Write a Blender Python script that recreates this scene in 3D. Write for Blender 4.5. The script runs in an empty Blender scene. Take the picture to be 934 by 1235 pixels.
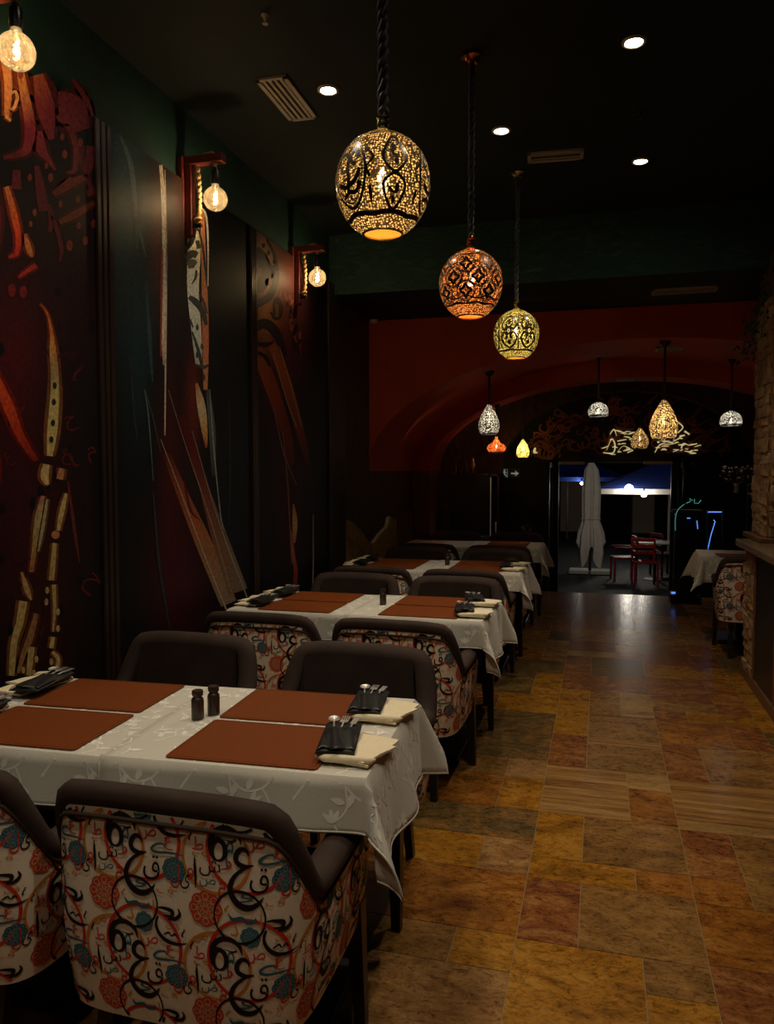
import bpy, bmesh, math, random
from mathutils import Vector, Matrix
random.seed(7)
R = math.radians
sc = bpy.context.scene
COL = sc.collection

# ------------------------------------------------------------------ camera
W, H, F = 934., 1235., 930.
YAW, PIT = R(15.45), R(3.05)
CAM = Vector((0, 0, 1.5))
cd = bpy.data.cameras.new('camera'); cam = bpy.data.objects.new('camera', cd); COL.objects.link(cam)
cd.sensor_fit = 'VERTICAL'; cd.sensor_height = 24.0; cd.lens = 24.0 * F / H; cd.clip_start = 0.05
cam.location = CAM; cam.rotation_euler = (R(90) - PIT, 0, YAW)
sc.camera = cam
fw = Vector((-math.sin(YAW) * math.cos(PIT), math.cos(YAW) * math.cos(PIT), -math.sin(PIT)))
rt = Vector((math.cos(YAW), math.sin(YAW), 0)); up = rt.cross(fw)
def un(px, py, x=None, y=None, z=None):
    """photo pixel -> the point of a wall, floor or ceiling plane seen there"""
    d = fw + rt * ((px - W / 2) / F) + up * ((H / 2 - py) / F)
    t = (x - CAM.x) / d.x if x is not None else (y - CAM.y) / d.y if y is not None else (z - CAM.z) / d.z
    return CAM + d * t
def pr(p):
    q = Vector(p) - CAM; dz = q.dot(fw)
    return W / 2 + F * q.dot(rt) / dz, H / 2 - F * q.dot(up) / dz

# ------------------------------------------------------------------ world, exposure
wd = bpy.data.worlds.new('night'); sc.world = wd; wd.use_nodes = True
wd.node_tree.nodes['Background'].inputs[0].default_value = (0.012, 0.022, 0.06, 1)
wd.node_tree.nodes['Background'].inputs[1].default_value = 0.10
vs = sc.view_settings
vs.view_transform = 'Standard'; vs.look = 'None'; vs.exposure = 0.0; vs.gamma = 1.0; vs.use_curve_mapping = False
SPOT_W, LANT_W, BULB_W = 50.0, 3.9, 2.9
CEIL = 3.45

# ------------------------------------------------------------------ materials
MATS = {}
def nodes(name):
    m = bpy.data.materials.new(name); m.use_nodes = True
    nt = m.node_tree; b = nt.nodes['Principled BSDF']
    MATS[name] = m
    return m, nt, b
def ramp(nt, fac, stops):
    r = nt.nodes.new('ShaderNodeValToRGB'); el = r.color_ramp.elements
    while len(el) < len(stops): el.new(0.5)
    for e, (p, c) in zip(el, stops): e.position = p; e.color = (*c, 1)
    nt.links.new(fac, r.inputs[0]); return r.outputs[0]
def coords(nt, rnd=False, scale=(1, 1, 1), obj=False):
    if obj: src = nt.nodes.new('ShaderNodeTexCoord').outputs['Object']
    else: src = nt.nodes.new('ShaderNodeNewGeometry').outputs['Position']
    mp = nt.nodes.new('ShaderNodeMapping'); mp.inputs['Scale'].default_value = scale
    if rnd:
        oi = nt.nodes.new('ShaderNodeObjectInfo'); mul = nt.nodes.new('ShaderNodeVectorMath'); mul.operation = 'MULTIPLY_ADD'
        cx = nt.nodes.new('ShaderNodeCombineXYZ')
        for i in range(3): nt.links.new(oi.outputs['Random'], cx.inputs[i])
        nt.links.new(cx.outputs[0], mul.inputs[0]); mul.inputs[1].default_value = (37, 53, 71); nt.links.new(src, mul.inputs[2]); src = mul.outputs[0]
    nt.links.new(src, mp.inputs[0]); return mp.outputs[0]
def noise(nt, vec, scale, detail=4, rough=0.55, dist=0.0):
    n = nt.nodes.new('ShaderNodeTexNoise'); n.inputs['Scale'].default_value = scale; n.inputs['Detail'].default_value = detail
    n.inputs['Roughness'].default_value = rough; n.inputs['Distortion'].default_value = dist
    nt.links.new(vec, n.inputs['Vector']); return n.outputs['Fac']
def bump(nt, b, h, strength, dist=0.01):
    bp = nt.nodes.new('ShaderNodeBump'); bp.inputs['Strength'].default_value = strength; bp.inputs['Distance'].default_value = dist
    nt.links.new(h, bp.inputs['Height']); nt.links.new(bp.outputs[0], b.inputs['Normal'])
def mat(name, c, rough=0.6, metal=0.0, c2=None, nscale=20, bmp=0.0, rnd=False, spec=0.5, sheen=0.0, coat=0.0, obj=False, stretch=(1, 1, 1), detail=4):
    m, nt, b = nodes(name)
    b.inputs['Roughness'].default_value = rough; b.inputs['Metallic'].default_value = metal
    b.inputs['Specular IOR Level'].default_value = spec; b.inputs['Sheen Weight'].default_value = sheen; b.inputs['Coat Weight'].default_value = coat
    if c2 is None: c2 = tuple(x * 0.8 for x in c)
    f = noise(nt, coords(nt, rnd, stretch, obj), nscale, detail)
    nt.links.new(ramp(nt, f, [(0.3, c2), (0.7, c)]), b.inputs['Base Color'])
    if bmp: bump(nt, b, f, bmp)
    return m
def emis(name, c, s, base=(0.8, 0.8, 0.8)):
    m, nt, b = nodes(name); b.inputs['Base Color'].default_value = (*base, 1)
    b.inputs['Emission Color'].default_value = (*c, 1); b.inputs['Emission Strength'].default_value = s
    return m
def vcol(name, rough=0.6, nscale=60, lo=0.75, spec=0.5, metal=0.0, coat=0.0):
    m, nt, b = nodes(name); b.inputs['Roughness'].default_value = rough; b.inputs['Specular IOR Level'].default_value = spec
    b.inputs['Metallic'].default_value = metal; b.inputs['Coat Weight'].default_value = coat
    a = nt.nodes.new('ShaderNodeAttribute'); a.attribute_name = 'Col'
    f = noise(nt, coords(nt), nscale, 5)
    r = ramp(nt, f, [(0.3, (lo,) * 3), (0.65, (1, 1, 1))])
    mx = nt.nodes.new('ShaderNodeMix'); mx.data_type = 'RGBA'; mx.blend_type = 'MULTIPLY'; mx.inputs[0].default_value = 1
    nt.links.new(a.outputs['Color'], mx.inputs[6]); nt.links.new(r, mx.inputs[7]); nt.links.new(mx.outputs[2], b.inputs['Base Color'])
    return m
def stone_tile(name, c1, c2, c3, scale=3.0, stretch=(1, 1.6, 1), dist=1.5, rough=0.17):
    m, nt, b = nodes(name)
    v = coords(nt, True, stretch)
    f = noise(nt, v, scale, 9, 0.62, dist)
    colr = ramp(nt, f, [(0.28, c1), (0.5, c2), (0.72, c3)])
    f2 = noise(nt, v, scale * 9, 6, 0.7, 0.6)
    r2 = ramp(nt, f2, [(0.33, (0.38, 0.30, 0.22)), (0.47, (1.15, 1.1, 1.0)), (0.68, (1.55, 1.5, 1.25))])
    f3 = noise(nt, v, scale * 2.1, 8, 0.6, 2.6); r3 = ramp(nt, f3, [(0.455, (1, 1, 1)), (0.49, (0.42, 0.34, 0.28)), (0.51, (1.25, 1.15, 1.0)), (0.55, (1, 1, 1))])
    m3_ = nt.nodes.new('ShaderNodeMix'); m3_.data_type = 'RGBA'; m3_.blend_type = 'MULTIPLY'; m3_.inputs[0].default_value = 0.7
    nt.links.new(colr, m3_.inputs[6]); nt.links.new(r3, m3_.inputs[7]); colr = m3_.outputs[2]
    mx = nt.nodes.new('ShaderNodeMix'); mx.data_type = 'RGBA'; mx.blend_type = 'MULTIPLY'; mx.inputs[0].default_value = 0.8
    nt.links.new(colr, mx.inputs[6]); nt.links.new(r2, mx.inputs[7]); nt.links.new(mx.outputs[2], b.inputs['Base Color'])
    rr = nt.nodes.new('ShaderNodeMapRange'); rr.inputs[3].default_value = rough - 0.06; rr.inputs[4].default_value = rough + 0.16
    nt.links.new(f2, rr.inputs[0]); nt.links.new(rr.outputs[0], b.inputs['Roughness'])
    b.inputs['Specular IOR Level'].default_value = 0.5
    bump(nt, b, f2, 0.05, 0.004)
    return m
stone_tile('tile_gold', (0.10, 0.040, 0.005), (0.225, 0.098, 0.010), (0.28, 0.140, 0.022))
stone_tile('tile_brown', (0.085, 0.027, 0.005), (0.195, 0.074, 0.012), (0.27, 0.125, 0.026), 3.5)
stone_tile('tile_olive', (0.078, 0.038, 0.010), (0.160, 0.080, 0.023), (0.24, 0.125, 0.036), 4.0)
stone_tile('tile_red', (0.07, 0.019, 0.008), (0.165, 0.06, 0.017), (0.25, 0.125, 0.04), 4.5, dist=2.2)
stone_tile('tile_pink', (0.11, 0.048, 0.016), (0.21, 0.108, 0.038), (0.28, 0.165, 0.065), 4.0)
stone_tile('tile_dark', (0.04, 0.028, 0.012), (0.095, 0.06, 0.022), (0.20, 0.09, 0.02), 3.0, dist=2.5)
stone_tile('tile_stripe', (0.07, 0.018, 0.004), (0.22, 0.115, 0.035), (0.32, 0.20, 0.085), 2.6, (0.32, 7.5, 1), 0.9)
stone_tile('tile_pale', (0.12, 0.062, 0.018), (0.22, 0.125, 0.042), (0.30, 0.185, 0.07), 3.2, (0.6, 4.0, 1), 1.2)
mat('grout', (0.20, 0.13, 0.05), 0.8)
mat('green_plaster', (0.009, 0.055, 0.040), 0.75, c2=(0.004, 0.026, 0.020), nscale=3.5, bmp=0.25, detail=9)
mat('ceiling_paint', (0.0015, 0.009, 0.008), 0.85, c2=(0.001, 0.006, 0.0055), nscale=4, bmp=0.1)
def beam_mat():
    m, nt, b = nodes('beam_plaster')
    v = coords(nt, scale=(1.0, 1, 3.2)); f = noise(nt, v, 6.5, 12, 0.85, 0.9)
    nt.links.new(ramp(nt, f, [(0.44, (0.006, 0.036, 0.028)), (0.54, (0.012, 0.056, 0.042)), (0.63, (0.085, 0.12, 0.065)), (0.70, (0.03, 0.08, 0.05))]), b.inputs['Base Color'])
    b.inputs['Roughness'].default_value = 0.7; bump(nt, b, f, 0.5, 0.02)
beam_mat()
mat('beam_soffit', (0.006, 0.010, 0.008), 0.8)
mat('brown_plaster', (0.10, 0.05, 0.026), 0.8, c2=(0.035, 0.018, 0.010), nscale=14, bmp=0.7, detail=8, stretch=(1, 1, 0.5))
mat('red_paint', (0.44, 0.042, 0.006), 0.7, c2=(0.36, 0.033, 0.005), nscale=3, bmp=0.06)
mat('dark_wall', (0.018, 0.011, 0.008), 0.8)
mat('slat_metal', (0.05, 0.03, 0.022), 0.35, metal=0.6)
vcol('mural_print', 0.55, 55, 0.45, spec=0.2)
vcol('fabric_print', 0.85, 400, 0.85, spec=0.2)
mat('fabric_ground', (0.82, 0.70, 0.53), 0.9, c2=(0.72, 0.60, 0.44), nscale=300, spec=0.2, obj=True)
mat('brown_velvet', (0.045, 0.026, 0.019), 0.8, c2=(0.030, 0.017, 0.012), nscale=9, sheen=0.0, spec=0.25, obj=True)
mat('black_wood', (0.010, 0.008, 0.007), 0.35)
mat('black_metal', (0.008, 0.008, 0.009), 0.4, metal=0.2)
mat('linen_white', (0.60, 0.56, 0.47), 0.6, c2=(0.54, 0.50, 0.42), nscale=250, bmp=0.08, sheen=0.2, spec=0.35)
mat('damask_thread', (0.92, 0.88, 0.78), 0.4, spec=0.5)
mat('napkin_cream', (0.80, 0.68, 0.46), 0.8, c2=(0.72, 0.60, 0.40), nscale=200, bmp=0.15)
mat('mat_leather', (0.170, 0.040, 0.006), 0.55, c2=(0.140, 0.032, 0.005), nscale=120, bmp=0.12, spec=0.15)
mat('pouch_black', (0.006, 0.006, 0.006), 0.45, c2=(0.012, 0.011, 0.010), nscale=30)
mat('steel', (0.85, 0.82, 0.78), 0.36, metal=0.85)
mat('shaker_wood', (0.045, 0.024, 0.012), 0.35, c2=(0.028, 0.015, 0.008), nscale=60)
mat('bracket_wood', (0.16, 0.022, 0.014), 0.45, c2=(0.09, 0.012, 0.009), nscale=18, stretch=(4, 4, 0.6))
mat('rope', (0.50, 0.33, 0.13), 0.9, c2=(0.34, 0.2, 0.07), nscale=80)
mat('socket_black', (0.01, 0.01, 0.01), 0.3)
mat('vent_white', (0.42, 0.36, 0.29), 0.5)
mat('vent_dark', (0.01, 0.01, 0.01), 0.8)
mat('cord_cloth', (0.018, 0.017, 0.018), 0.5, nscale=80)
mat('copper', (0.55, 0.18, 0.07), 0.22, metal=1.0)
mat('silver_metal', (0.62, 0.55, 0.42), 0.2, metal=1.0)
mat('gold_metal', (0.55, 0.42, 0.18), 0.22, metal=1.0)
mat('dark_filigree', (0.02, 0.012, 0.008), 0.35, metal=0.5)
mat('counter_marble', (0.22, 0.14, 0.08), 0.18, c2=(0.12, 0.08, 0.05), nscale=9, bmp=0.0)
mat('ledge_stone', (0.40, 0.21, 0.075), 0.85, c2=(0.15, 0.07, 0.025), nscale=16, bmp=1.0, rnd=True, detail=8)
mat('ledge_stone_pale', (0.46, 0.30, 0.15), 0.85, c2=(0.22, 0.12, 0.05), nscale=16, bmp=1.0, rnd=True, detail=8)
mat('stone_mortar', (0.07, 0.04, 0.02), 0.95, bmp=0.5)
mat('trim_wood', (0.16, 0.07, 0.03), 0.4, c2=(0.10, 0.04, 0.018), nscale=20)
mat('wainscot_stone', (0.44, 0.29, 0.06), 0.8, c2=(0.28, 0.17, 0.035), nscale=12, bmp=0.5, rnd=True)
mat('wainscot_joint', (0.88, 0.76, 0.48), 0.8)
mat('wood_panel', (0.16, 0.075, 0.03), 0.6, c2=(0.09, 0.042, 0.017), nscale=12, stretch=(3, 3, 0.4))
mat('white_plastic', (0.55, 0.52, 0.46), 0.4)
mat('leaf', (0.02, 0.075, 0.025), 0.5, c2=(0.012, 0.05, 0.015), nscale=30)
mat('flower', (0.22, 0.17, 0.15), 0.7, c2=(0.14, 0.05, 0.035), nscale=60)
mat('step_stone', (0.05, 0.035, 0.02), 0.5)
mat('asphalt', (0.012, 0.013, 0.017), 0.7, c2=(0.007, 0.008, 0.011), nscale=25)
mat('blue_canvas', (0.05, 0.12, 0.62), 0.8)
mat('white_canvas', (0.75, 0.72, 0.66), 0.85, c2=(0.66, 0.63, 0.57), nscale=12)
mat('red_lacquer', (0.20, 0.011, 0.007), 0.35)
mat('far_plaster', (0.02, 0.012, 0.009), 0.9)
mat('dark_glass', (0.006, 0.006, 0.008), 0.08)
mat('screen_brown', (0.40, 0.11, 0.045), 0.5, c2=(0.24, 0.065, 0.026), nscale=10)
mat('planter', (0.06, 0.045, 0.03), 0.8)
mat('sign_dark', (0.02, 0.025, 0.02), 0.5)
emis('spot_disc', (1.0, 0.90, 0.74), 60)
emis('filament', (1.0, 0.80, 0.48), 60)
emis('flame_bulb', (1.0, 0.86, 0.60), 40)
emis('led_blue', (0.12, 0.30, 1.0), 1.0)
emis('led_teal', (0.10, 0.75, 0.65), 0.28)
emis('painted_glow_gold', (1.0, 0.80, 0.38), 0.45, (0.5, 0.4, 0.2))  # emission imitates light showing through the screen, no lamp stands behind
emis('sign_light', (0.75, 0.85, 0.75), 0.12)
emis('fridge_light', (0.6, 0.55, 0.45), 0.10)
emis('street_bulb', (1.0, 0.95, 0.85), 25)
emis('lit_window', (0.9, 0.6, 0.35), 0.008, (0.02, 0.02, 0.02))
def glass_bulb():
    m, nt, b = nodes('bulb_glass'); out = nt.nodes['Material Output']
    tr = nt.nodes.new('ShaderNodeBsdfTransparent'); tr.inputs[0].default_value = (1, 0.93, 0.8, 1)
    tl = nt.nodes.new('ShaderNodeBsdfTranslucent'); tl.inputs[0].default_value = (0.9, 0.72, 0.45, 1)
    gl = nt.nodes.new('ShaderNodeBsdfGlossy'); gl.inputs['Roughness'].default_value = 0.08
    v = nt.nodes.new('ShaderNodeTexVoronoi'); v.inputs['Scale'].default_value = 120; v.feature = 'DISTANCE_TO_EDGE'
    nt.links.new(coords(nt), v.inputs['Vector'])
    mr = nt.nodes.new('ShaderNodeMapRange'); mr.inputs[1].default_value = 0.0; mr.inputs[2].default_value = 0.25; mr.inputs[3].default_value = 0.09; mr.inputs[4].default_value = 0.012
    nt.links.new(v.outputs['Distance'], mr.inputs[0])
    a = nt.nodes.new('ShaderNodeMixShader'); nt.links.new(mr.outputs[0], a.inputs[0]); nt.links.new(tr.outputs[0], a.inputs[1]); nt.links.new(tl.outputs[0], a.inputs[2])
    f = nt.nodes.new('ShaderNodeFresnel'); f.inputs[0].default_value = 1.4
    c = nt.nodes.new('ShaderNodeMixShader'); nt.links.new(f.outputs[0], c.inputs[0]); nt.links.new(a.outputs[0], c.inputs[1]); nt.links.new(gl.outputs[0], c.inputs[2])
    nt.links.new(c.outputs[0], out.inputs[0])
glass_bulb()
def diffuser():
    m, nt, b = nodes('frosted_diffuser'); out = nt.nodes['Material Output']
    tl = nt.nodes.new('ShaderNodeBsdfTranslucent'); tl.inputs[0].default_value = (1.0, 0.62, 0.24, 1)
    df = nt.nodes.new('ShaderNodeBsdfDiffuse'); df.inputs[0].default_value = (0.7, 0.5, 0.25, 1)
    a = nt.nodes.new('ShaderNodeMixShader'); a.inputs[0].default_value = 0.2; nt.links.new(tl.outputs[0], a.inputs[1]); nt.links.new(df.outputs[0], a.inputs[2]); nt.links.new(a.outputs[0], out.inputs[0])
    m, nt, b = nodes('pierced_hole'); out = nt.nodes['Material Output']
    tl = nt.nodes.new('ShaderNodeBsdfTranslucent'); tl.inputs[0].default_value = (1.0, 0.86, 0.62, 1); nt.links.new(tl.outputs[0], out.inputs[0])
diffuser()
def lantern_shade(name, tint, dots, dens, hole=0.35):
    """pierced metal over frosted glass: lit from within by the bulb"""
    m, nt, b = nodes(name); out = nt.nodes['Material Output']
    tl = nt.nodes.new('ShaderNodeBsdfTranslucent'); tl.inputs[0].default_value = (*tint, 1)
    tr = nt.nodes.new('ShaderNodeBsdfTransparent'); tr.inputs[0].default_value = (*[0.45 + 0.4 * t for t in tint], 1)
    gl = nt.nodes.new('ShaderNodeBsdfGlossy'); gl.inputs[0].default_value = (*dots, 1); gl.inputs['Roughness'].default_value = 0.12
    vo = nt.nodes.new('ShaderNodeTexVoronoi'); vo.inputs['Scale'].default_value = dens; vo.inputs['Randomness'].default_value = 0.55
    nt.links.new(coords(nt, obj=True), vo.inputs['Vector'])
    st = nt.nodes.new('ShaderNodeMapRange'); st.inputs[1].default_value = 0.22; st.inputs[2].default_value = 0.50; st.inputs[3].default_value = 0.15; st.inputs[4].default_value = 0.96
    nt.links.new(vo.outputs['Distance'], st.inputs[0])
    a = nt.nodes.new('ShaderNodeMixShader'); a.inputs[0].default_value = hole
    nt.links.new(tl.outputs[0], a.inputs[1]); nt.links.new(tr.outputs[0], a.inputs[2])
    c = nt.nodes.new('ShaderNodeMixShader'); nt.links.new(st.outputs[0], c.inputs[0]); nt.links.new(a.outputs[0], c.inputs[1]); nt.links.new(gl.outputs[0], c.inputs[2])
    f = nt.nodes.new('ShaderNodeFresnel'); f.inputs[0].default_value = 1.45
    g2 = nt.nodes.new('ShaderNodeBsdfGlossy'); g2.inputs['Roughness'].default_value = 0.1
    d = nt.nodes.new('ShaderNodeMixShader'); nt.links.new(f.outputs[0], d.inputs[0]); nt.links.new(c.outputs[0], d.inputs[1]); nt.links.new(g2.outputs[0], d.inputs[2])
    nt.links.new(d.outputs[0], out.inputs[0])
lantern_shade('shade_silver', (1.0, 0.66, 0.28), (0.30, 0.21, 0.12), 130)
lantern_shade('shade_copper', (1.0, 0.42, 0.14), (0.32, 0.09, 0.035), 130)
lantern_shade('shade_gold', (0.95, 0.78, 0.26), (0.30, 0.23, 0.08), 125)
lantern_shade('shade_white', (0.55, 0.52, 0.45), (0.05, 0.045, 0.04), 80, 0.45)
lantern_shade('shade_amber', (0.62, 0.42, 0.18), (0.10, 0.04, 0.02), 80, 0.35)
lantern_shade('shade_orange', (0.7, 0.17, 0.04), (0.25, 0.06, 0.02), 90, 0.30)

# ------------------------------------------------------------------ mesh helpers
class MB:
    def __init__(s): s.v = []; s.f = []; s.mi = []; s.c = []; s.cur = 0
    def add(s, vs_, fs_, col=None):
        o = len(s.v); s.v += [tuple(p) for p in vs_]; s.f += [tuple(i + o for i in f) for f in fs_]; s.mi += [s.cur] * len(fs_)
        if col is not None: s.c += ([tuple(col)] * len(vs_) if not isinstance(col[0], (tuple, list)) else [tuple(c) for c in col])
    def box(s, a, b):
        x0, y0, z0 = a; x1, y1, z1 = b
        s.add([(x0, y0, z0), (x1, y0, z0), (x1, y1, z0), (x0, y1, z0), (x0, y0, z1), (x1, y0, z1), (x1, y1, z1), (x0, y1, z1)],
              [(0, 3, 2, 1), (4, 5, 6, 7), (0, 1, 5, 4), (1, 2, 6, 5), (2, 3, 7, 6), (3, 0, 4, 7)])
    def rbox(s, a, b, r=0.01, seg=2):
        bm = bmesh.new(); bmesh.ops.create_cube(bm, size=1)
        for v in bm.verts: v.co = Vector([(a[i] + b[i]) / 2 + v.co[i] * (b[i] - a[i]) for i in range(3)])
        bmesh.ops.bevel(bm, geom=bm.edges[:], offset=r, segments=seg, affect='EDGES', profile=0.5)
        bm.verts.index_update(); s.add([v.co for v in bm.verts], [[v.index for v in f.verts] for f in bm.faces]); bm.free()
    def lathe(s, prof, c=(0, 0, 0), n=24, cap=True):
        vs_ = []; fs_ = []
        for (r, z) in prof:
            for i in range(n):
                a = 2 * math.pi * i / n; vs_.append((c[0] + r * math.cos(a), c[1] + r * math.sin(a), c[2] + z))
        for j in range(len(prof) - 1):
            for i in range(n): fs_.append((j * n + i, j * n + (i + 1) % n, (j + 1) * n + (i + 1) % n, (j + 1) * n + i))
        if cap: fs_.append(tuple(range(n))[::-1]); k = (len(prof) - 1) * n; fs_.append(tuple(range(k, k + n)))
        s.add(vs_, fs_)
    def tube(s, pts, r, n=8, closed=False, squash=1.0):
        pts = [Vector(p) for p in pts]; m = len(pts); rr = r if isinstance(r, (list, tuple)) else [r] * m
        vs_ = []; fs_ = []; prev = None
        for i, p in enumerate(pts):
            a = pts[(i - 1) % m] if (closed or i > 0) else p; b = pts[(i + 1) % m] if (closed or i < m - 1) else p
            t = (b - a).normalized()
            if prev is None:
                ref = Vector((0, 0, 1)) if abs(t.z) < 0.9 else Vector((1, 0, 0)); x = t.cross(ref).normalized()
            else: x = (prev - t * prev.dot(t)).normalized()
            prev = x; y = x.cross(t)
            for k in range(n):
                an = 2 * math.pi * k / n; vs_.append(p + x * (math.cos(an) * rr[i]) + y * (math.sin(an) * rr[i] * squash))
        for i in range(m if closed else m - 1):
            for k in range(n): fs_.append((i * n + k, i * n + (k + 1) % n, ((i + 1) % m) * n + (k + 1) % n, ((i + 1) % m) * n + k))
        if not closed: fs_.append(tuple(range(n))[::-1]); fs_.append(tuple(range((m - 1) * n, m * n)))
        s.add(vs_, fs_)
    def grid(s, fn, nu, nv, col=None):
        vs_ = [fn(i / nu, j / nv) for j in range(nv + 1) for i in range(nu + 1)]
        cs = [col(i / nu, j / nv) for j in range(nv + 1) for i in range(nu + 1)] if col else None
        s.add(vs_, [(j * (nu + 1) + i, j * (nu + 1) + i + 1, (j + 1) * (nu + 1) + i + 1, (j + 1) * (nu + 1) + i) for j in range(nv) for i in range(nu)], cs)
    def prism(s, poly, a, b, axis=2):
        n = len(poly)
        def P(p, d):
            q = [0, 0, 0]; k = [i for i in range(3) if i != axis]; q[k[0]], q[k[1]] = p; q[axis] = d; return q
        s.add([P(p, a) for p in poly] + [P(p, b) for p in poly], [tuple(range(n))[::-1], tuple(range(n, 2 * n))] + [(i, (i + 1) % n, n + (i + 1) % n, n + i) for i in range(n)])
    def build(s, name, m, parent=None, smooth=False, loc=None, fix=True):
        me = bpy.data.meshes.new(name); me.from_pydata([tuple(p) for p in s.v], [], s.f)
        for k in (m if isinstance(m, (list, tuple)) else [m]): me.materials.append(MATS[k])
        if any(s.mi): me.polygons.foreach_set('material_index', s.mi)
        if s.c and len(s.c) == len(s.v):
            ca = me.color_attributes.new('Col', 'FLOAT_COLOR', 'POINT'); flat = []
            for c in s.c: flat += [c[0], c[1], c[2], 1.0]
            ca.data.foreach_set('color', flat)
        if fix:
            bm = bmesh.new(); bm.from_mesh(me); bmesh.ops.recalc_face_normals(bm, faces=bm.faces[:]); bm.to_mesh(me); bm.free()
        if smooth: me.shade_smooth() if smooth is True else me.set_sharp_from_angle(angle=smooth)
        if smooth and smooth is not True:
            me.polygons.foreach_set('use_smooth', [True] * len(me.polygons))
        o = bpy.data.objects.new(name, me); COL.objects.link(o)
        if parent: o.parent = parent
        if loc: o.location = loc
        return o
def tag(o, label=None, cat=None, group=None, kind=None):
    if label: o['label'] = label
    if cat: o['category'] = cat
    if group: o['group'] = group
    if kind: o['kind'] = kind
    return o
def thing(name, label, cat, loc=(0, 0, 0), rz=0, group=None):
    o = bpy.data.objects.new(name, None); COL.objects.link(o); o.empty_display_size = 0.1
    o.location = loc; o.rotation_euler = (0, 0, rz)
    return tag(o, label, cat, group)
def copy_tree(o, parent=None):
    c = o.copy(); COL.objects.link(c); c.parent = parent
    for ch in o.children: copy_tree(ch, c)
    return c
def clone(o, loc, rz, label, group=None, proto_used=set()):
    if o.name not in proto_used: proto_used.add(o.name); c = o
    else: c = copy_tree(o)
    c.location = loc; c.rotation_euler = (0, 0, rz); c['label'] = label
    if group: c['group'] = group
    return c
def lamp(name, kind, loc, watts, col, parent=None, radius=0.03, rot=None, size=None, blend=0.6):
    l = bpy.data.lights.new(name, kind); l.energy = watts; l.color = col; l.shadow_soft_size = radius
    if kind == 'SPOT': l.spot_size = size; l.spot_blend = blend
    o = bpy.data.objects.new(name, l); COL.objects.link(o); o.location = loc
    if parent: o.parent = parent
    return o
# -- flat print: 2-D strokes laid on a surface by a mapping function
def catmull(pts, per=6, closed=False):
    n = len(pts); out = []
    def g(i): return pts[i % n] if closed else pts[min(max(i, 0), n - 1)]
    for i in range(n if closed else n - 1):
        p0, p1, p2, p3 = g(i - 1), g(i), g(i + 1), g(i + 2)
        for k in range(per):
            t = k / per; out.append(tuple(0.5 * (2 * b + (c - a) * t + (2 * a - 5 * b + 4 * c - d) * t * t + (3 * b - a - 3 * c + d) * t ** 3) for a, b, c, d in zip(p0, p1, p2, p3)))
    if not closed: out.append(tuple(pts[-1]))
    return out
def stroke(mb, pts, w, col, mp, lay=0.0, per=6, closed=False, keep=None):
    n = len(pts); w = list(w) if isinstance(w, (list, tuple)) else [w] * n
    col = list(col) if isinstance(col[0], (tuple, list)) else [col] * n
    full = [(*p, ww, *c) for p, ww, c in zip(pts, w, col)]
    q = catmull(full, per, closed); m = len(q); L = []; Rr = []; cs = []
    for i, p in enumerate(q):
        a = q[(i - 1) % m] if (closed or i) else p; b = q[(i + 1) % m] if (closed or i < m - 1) else p
        dx, dy = b[0] - a[0], b[1] - a[1]; l = math.hypot(dx, dy) or 1; nx, ny = -dy / l, dx / l; h = max(p[2], 0.0) / 2
        L.append((p[0] + nx * h, p[1] + ny * h)); Rr.append((p[0] - nx * h, p[1] - ny * h)); cs.append(tuple(max(0, c) for c in p[3:6]))
    for i in range(m if closed else m - 1):
        j = (i + 1) % m; quad = [L[i], Rr[i], Rr[j], L[j]]
        if keep and not all(keep(*t) for t in quad): continue
        mb.add([mp(x, y, lay) for x, y in quad], [(0, 1, 2, 3)], [cs[i], cs[i], cs[j], cs[j]])
def blob(mb, pts, col, mp, lay=0.0, keep=None, smooth=5):
    q = catmull(pts, smooth, True) if smooth else pts; cx = sum(p[0] for p in q) / len(q); cy = sum(p[1] for p in q) / len(q)
    if keep and not all(keep(*t) for t in q): return
    mb.add([mp(cx, cy, lay)] + [mp(x, y, lay) for x, y in q], [(0, i + 1, (i + 1) % len(q) + 1) for i in range(len(q))], tuple(col))
def circ(cx, cy, r, n=24, ry=None, a0=0, a1=360):
    ry = ry or r; full = abs(a1 - a0) >= 360
    return [(cx + r * math.cos(R(a0 + (a1 - a0) * i / (n if full else n - 1))), cy + ry * math.sin(R(a0 + (a1 - a0) * i / (n if full else n - 1)))) for i in range(n)]
GLY = {}
def glyph(ch):
    if ch not in GLY:
        c = bpy.data.curves.new('glyph', 'FONT'); c.body = ch; c.resolution_u = 2
        o = bpy.data.objects.new('glyph', c); COL.objects.link(o); bpy.context.view_layer.update()
        dg = bpy.context.evaluated_depsgraph_get(); e = o.evaluated_get(dg); m = e.to_mesh(); m.calc_loop_triangles()
        vs_ = [(v.co.x, v.co.y) for v in m.vertices]; ts = [tuple(t.vertices) for t in m.loop_triangles]
        x0 = min(v[0] for v in vs_); x1 = max(v[0] for v in vs_); y0 = min(v[1] for v in vs_); y1 = max(v[1] for v in vs_)
        vs_ = [(x - (x0 + x1) / 2, y - (y0 + y1) / 2) for x, y in vs_]
        e.to_mesh_clear(); bpy.data.objects.remove(o); bpy.data.curves.remove(c); GLY[ch] = (vs_, ts, max(x1 - x0, 1e-3), max(y1 - y0, 1e-3))
    return GLY[ch]
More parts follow.
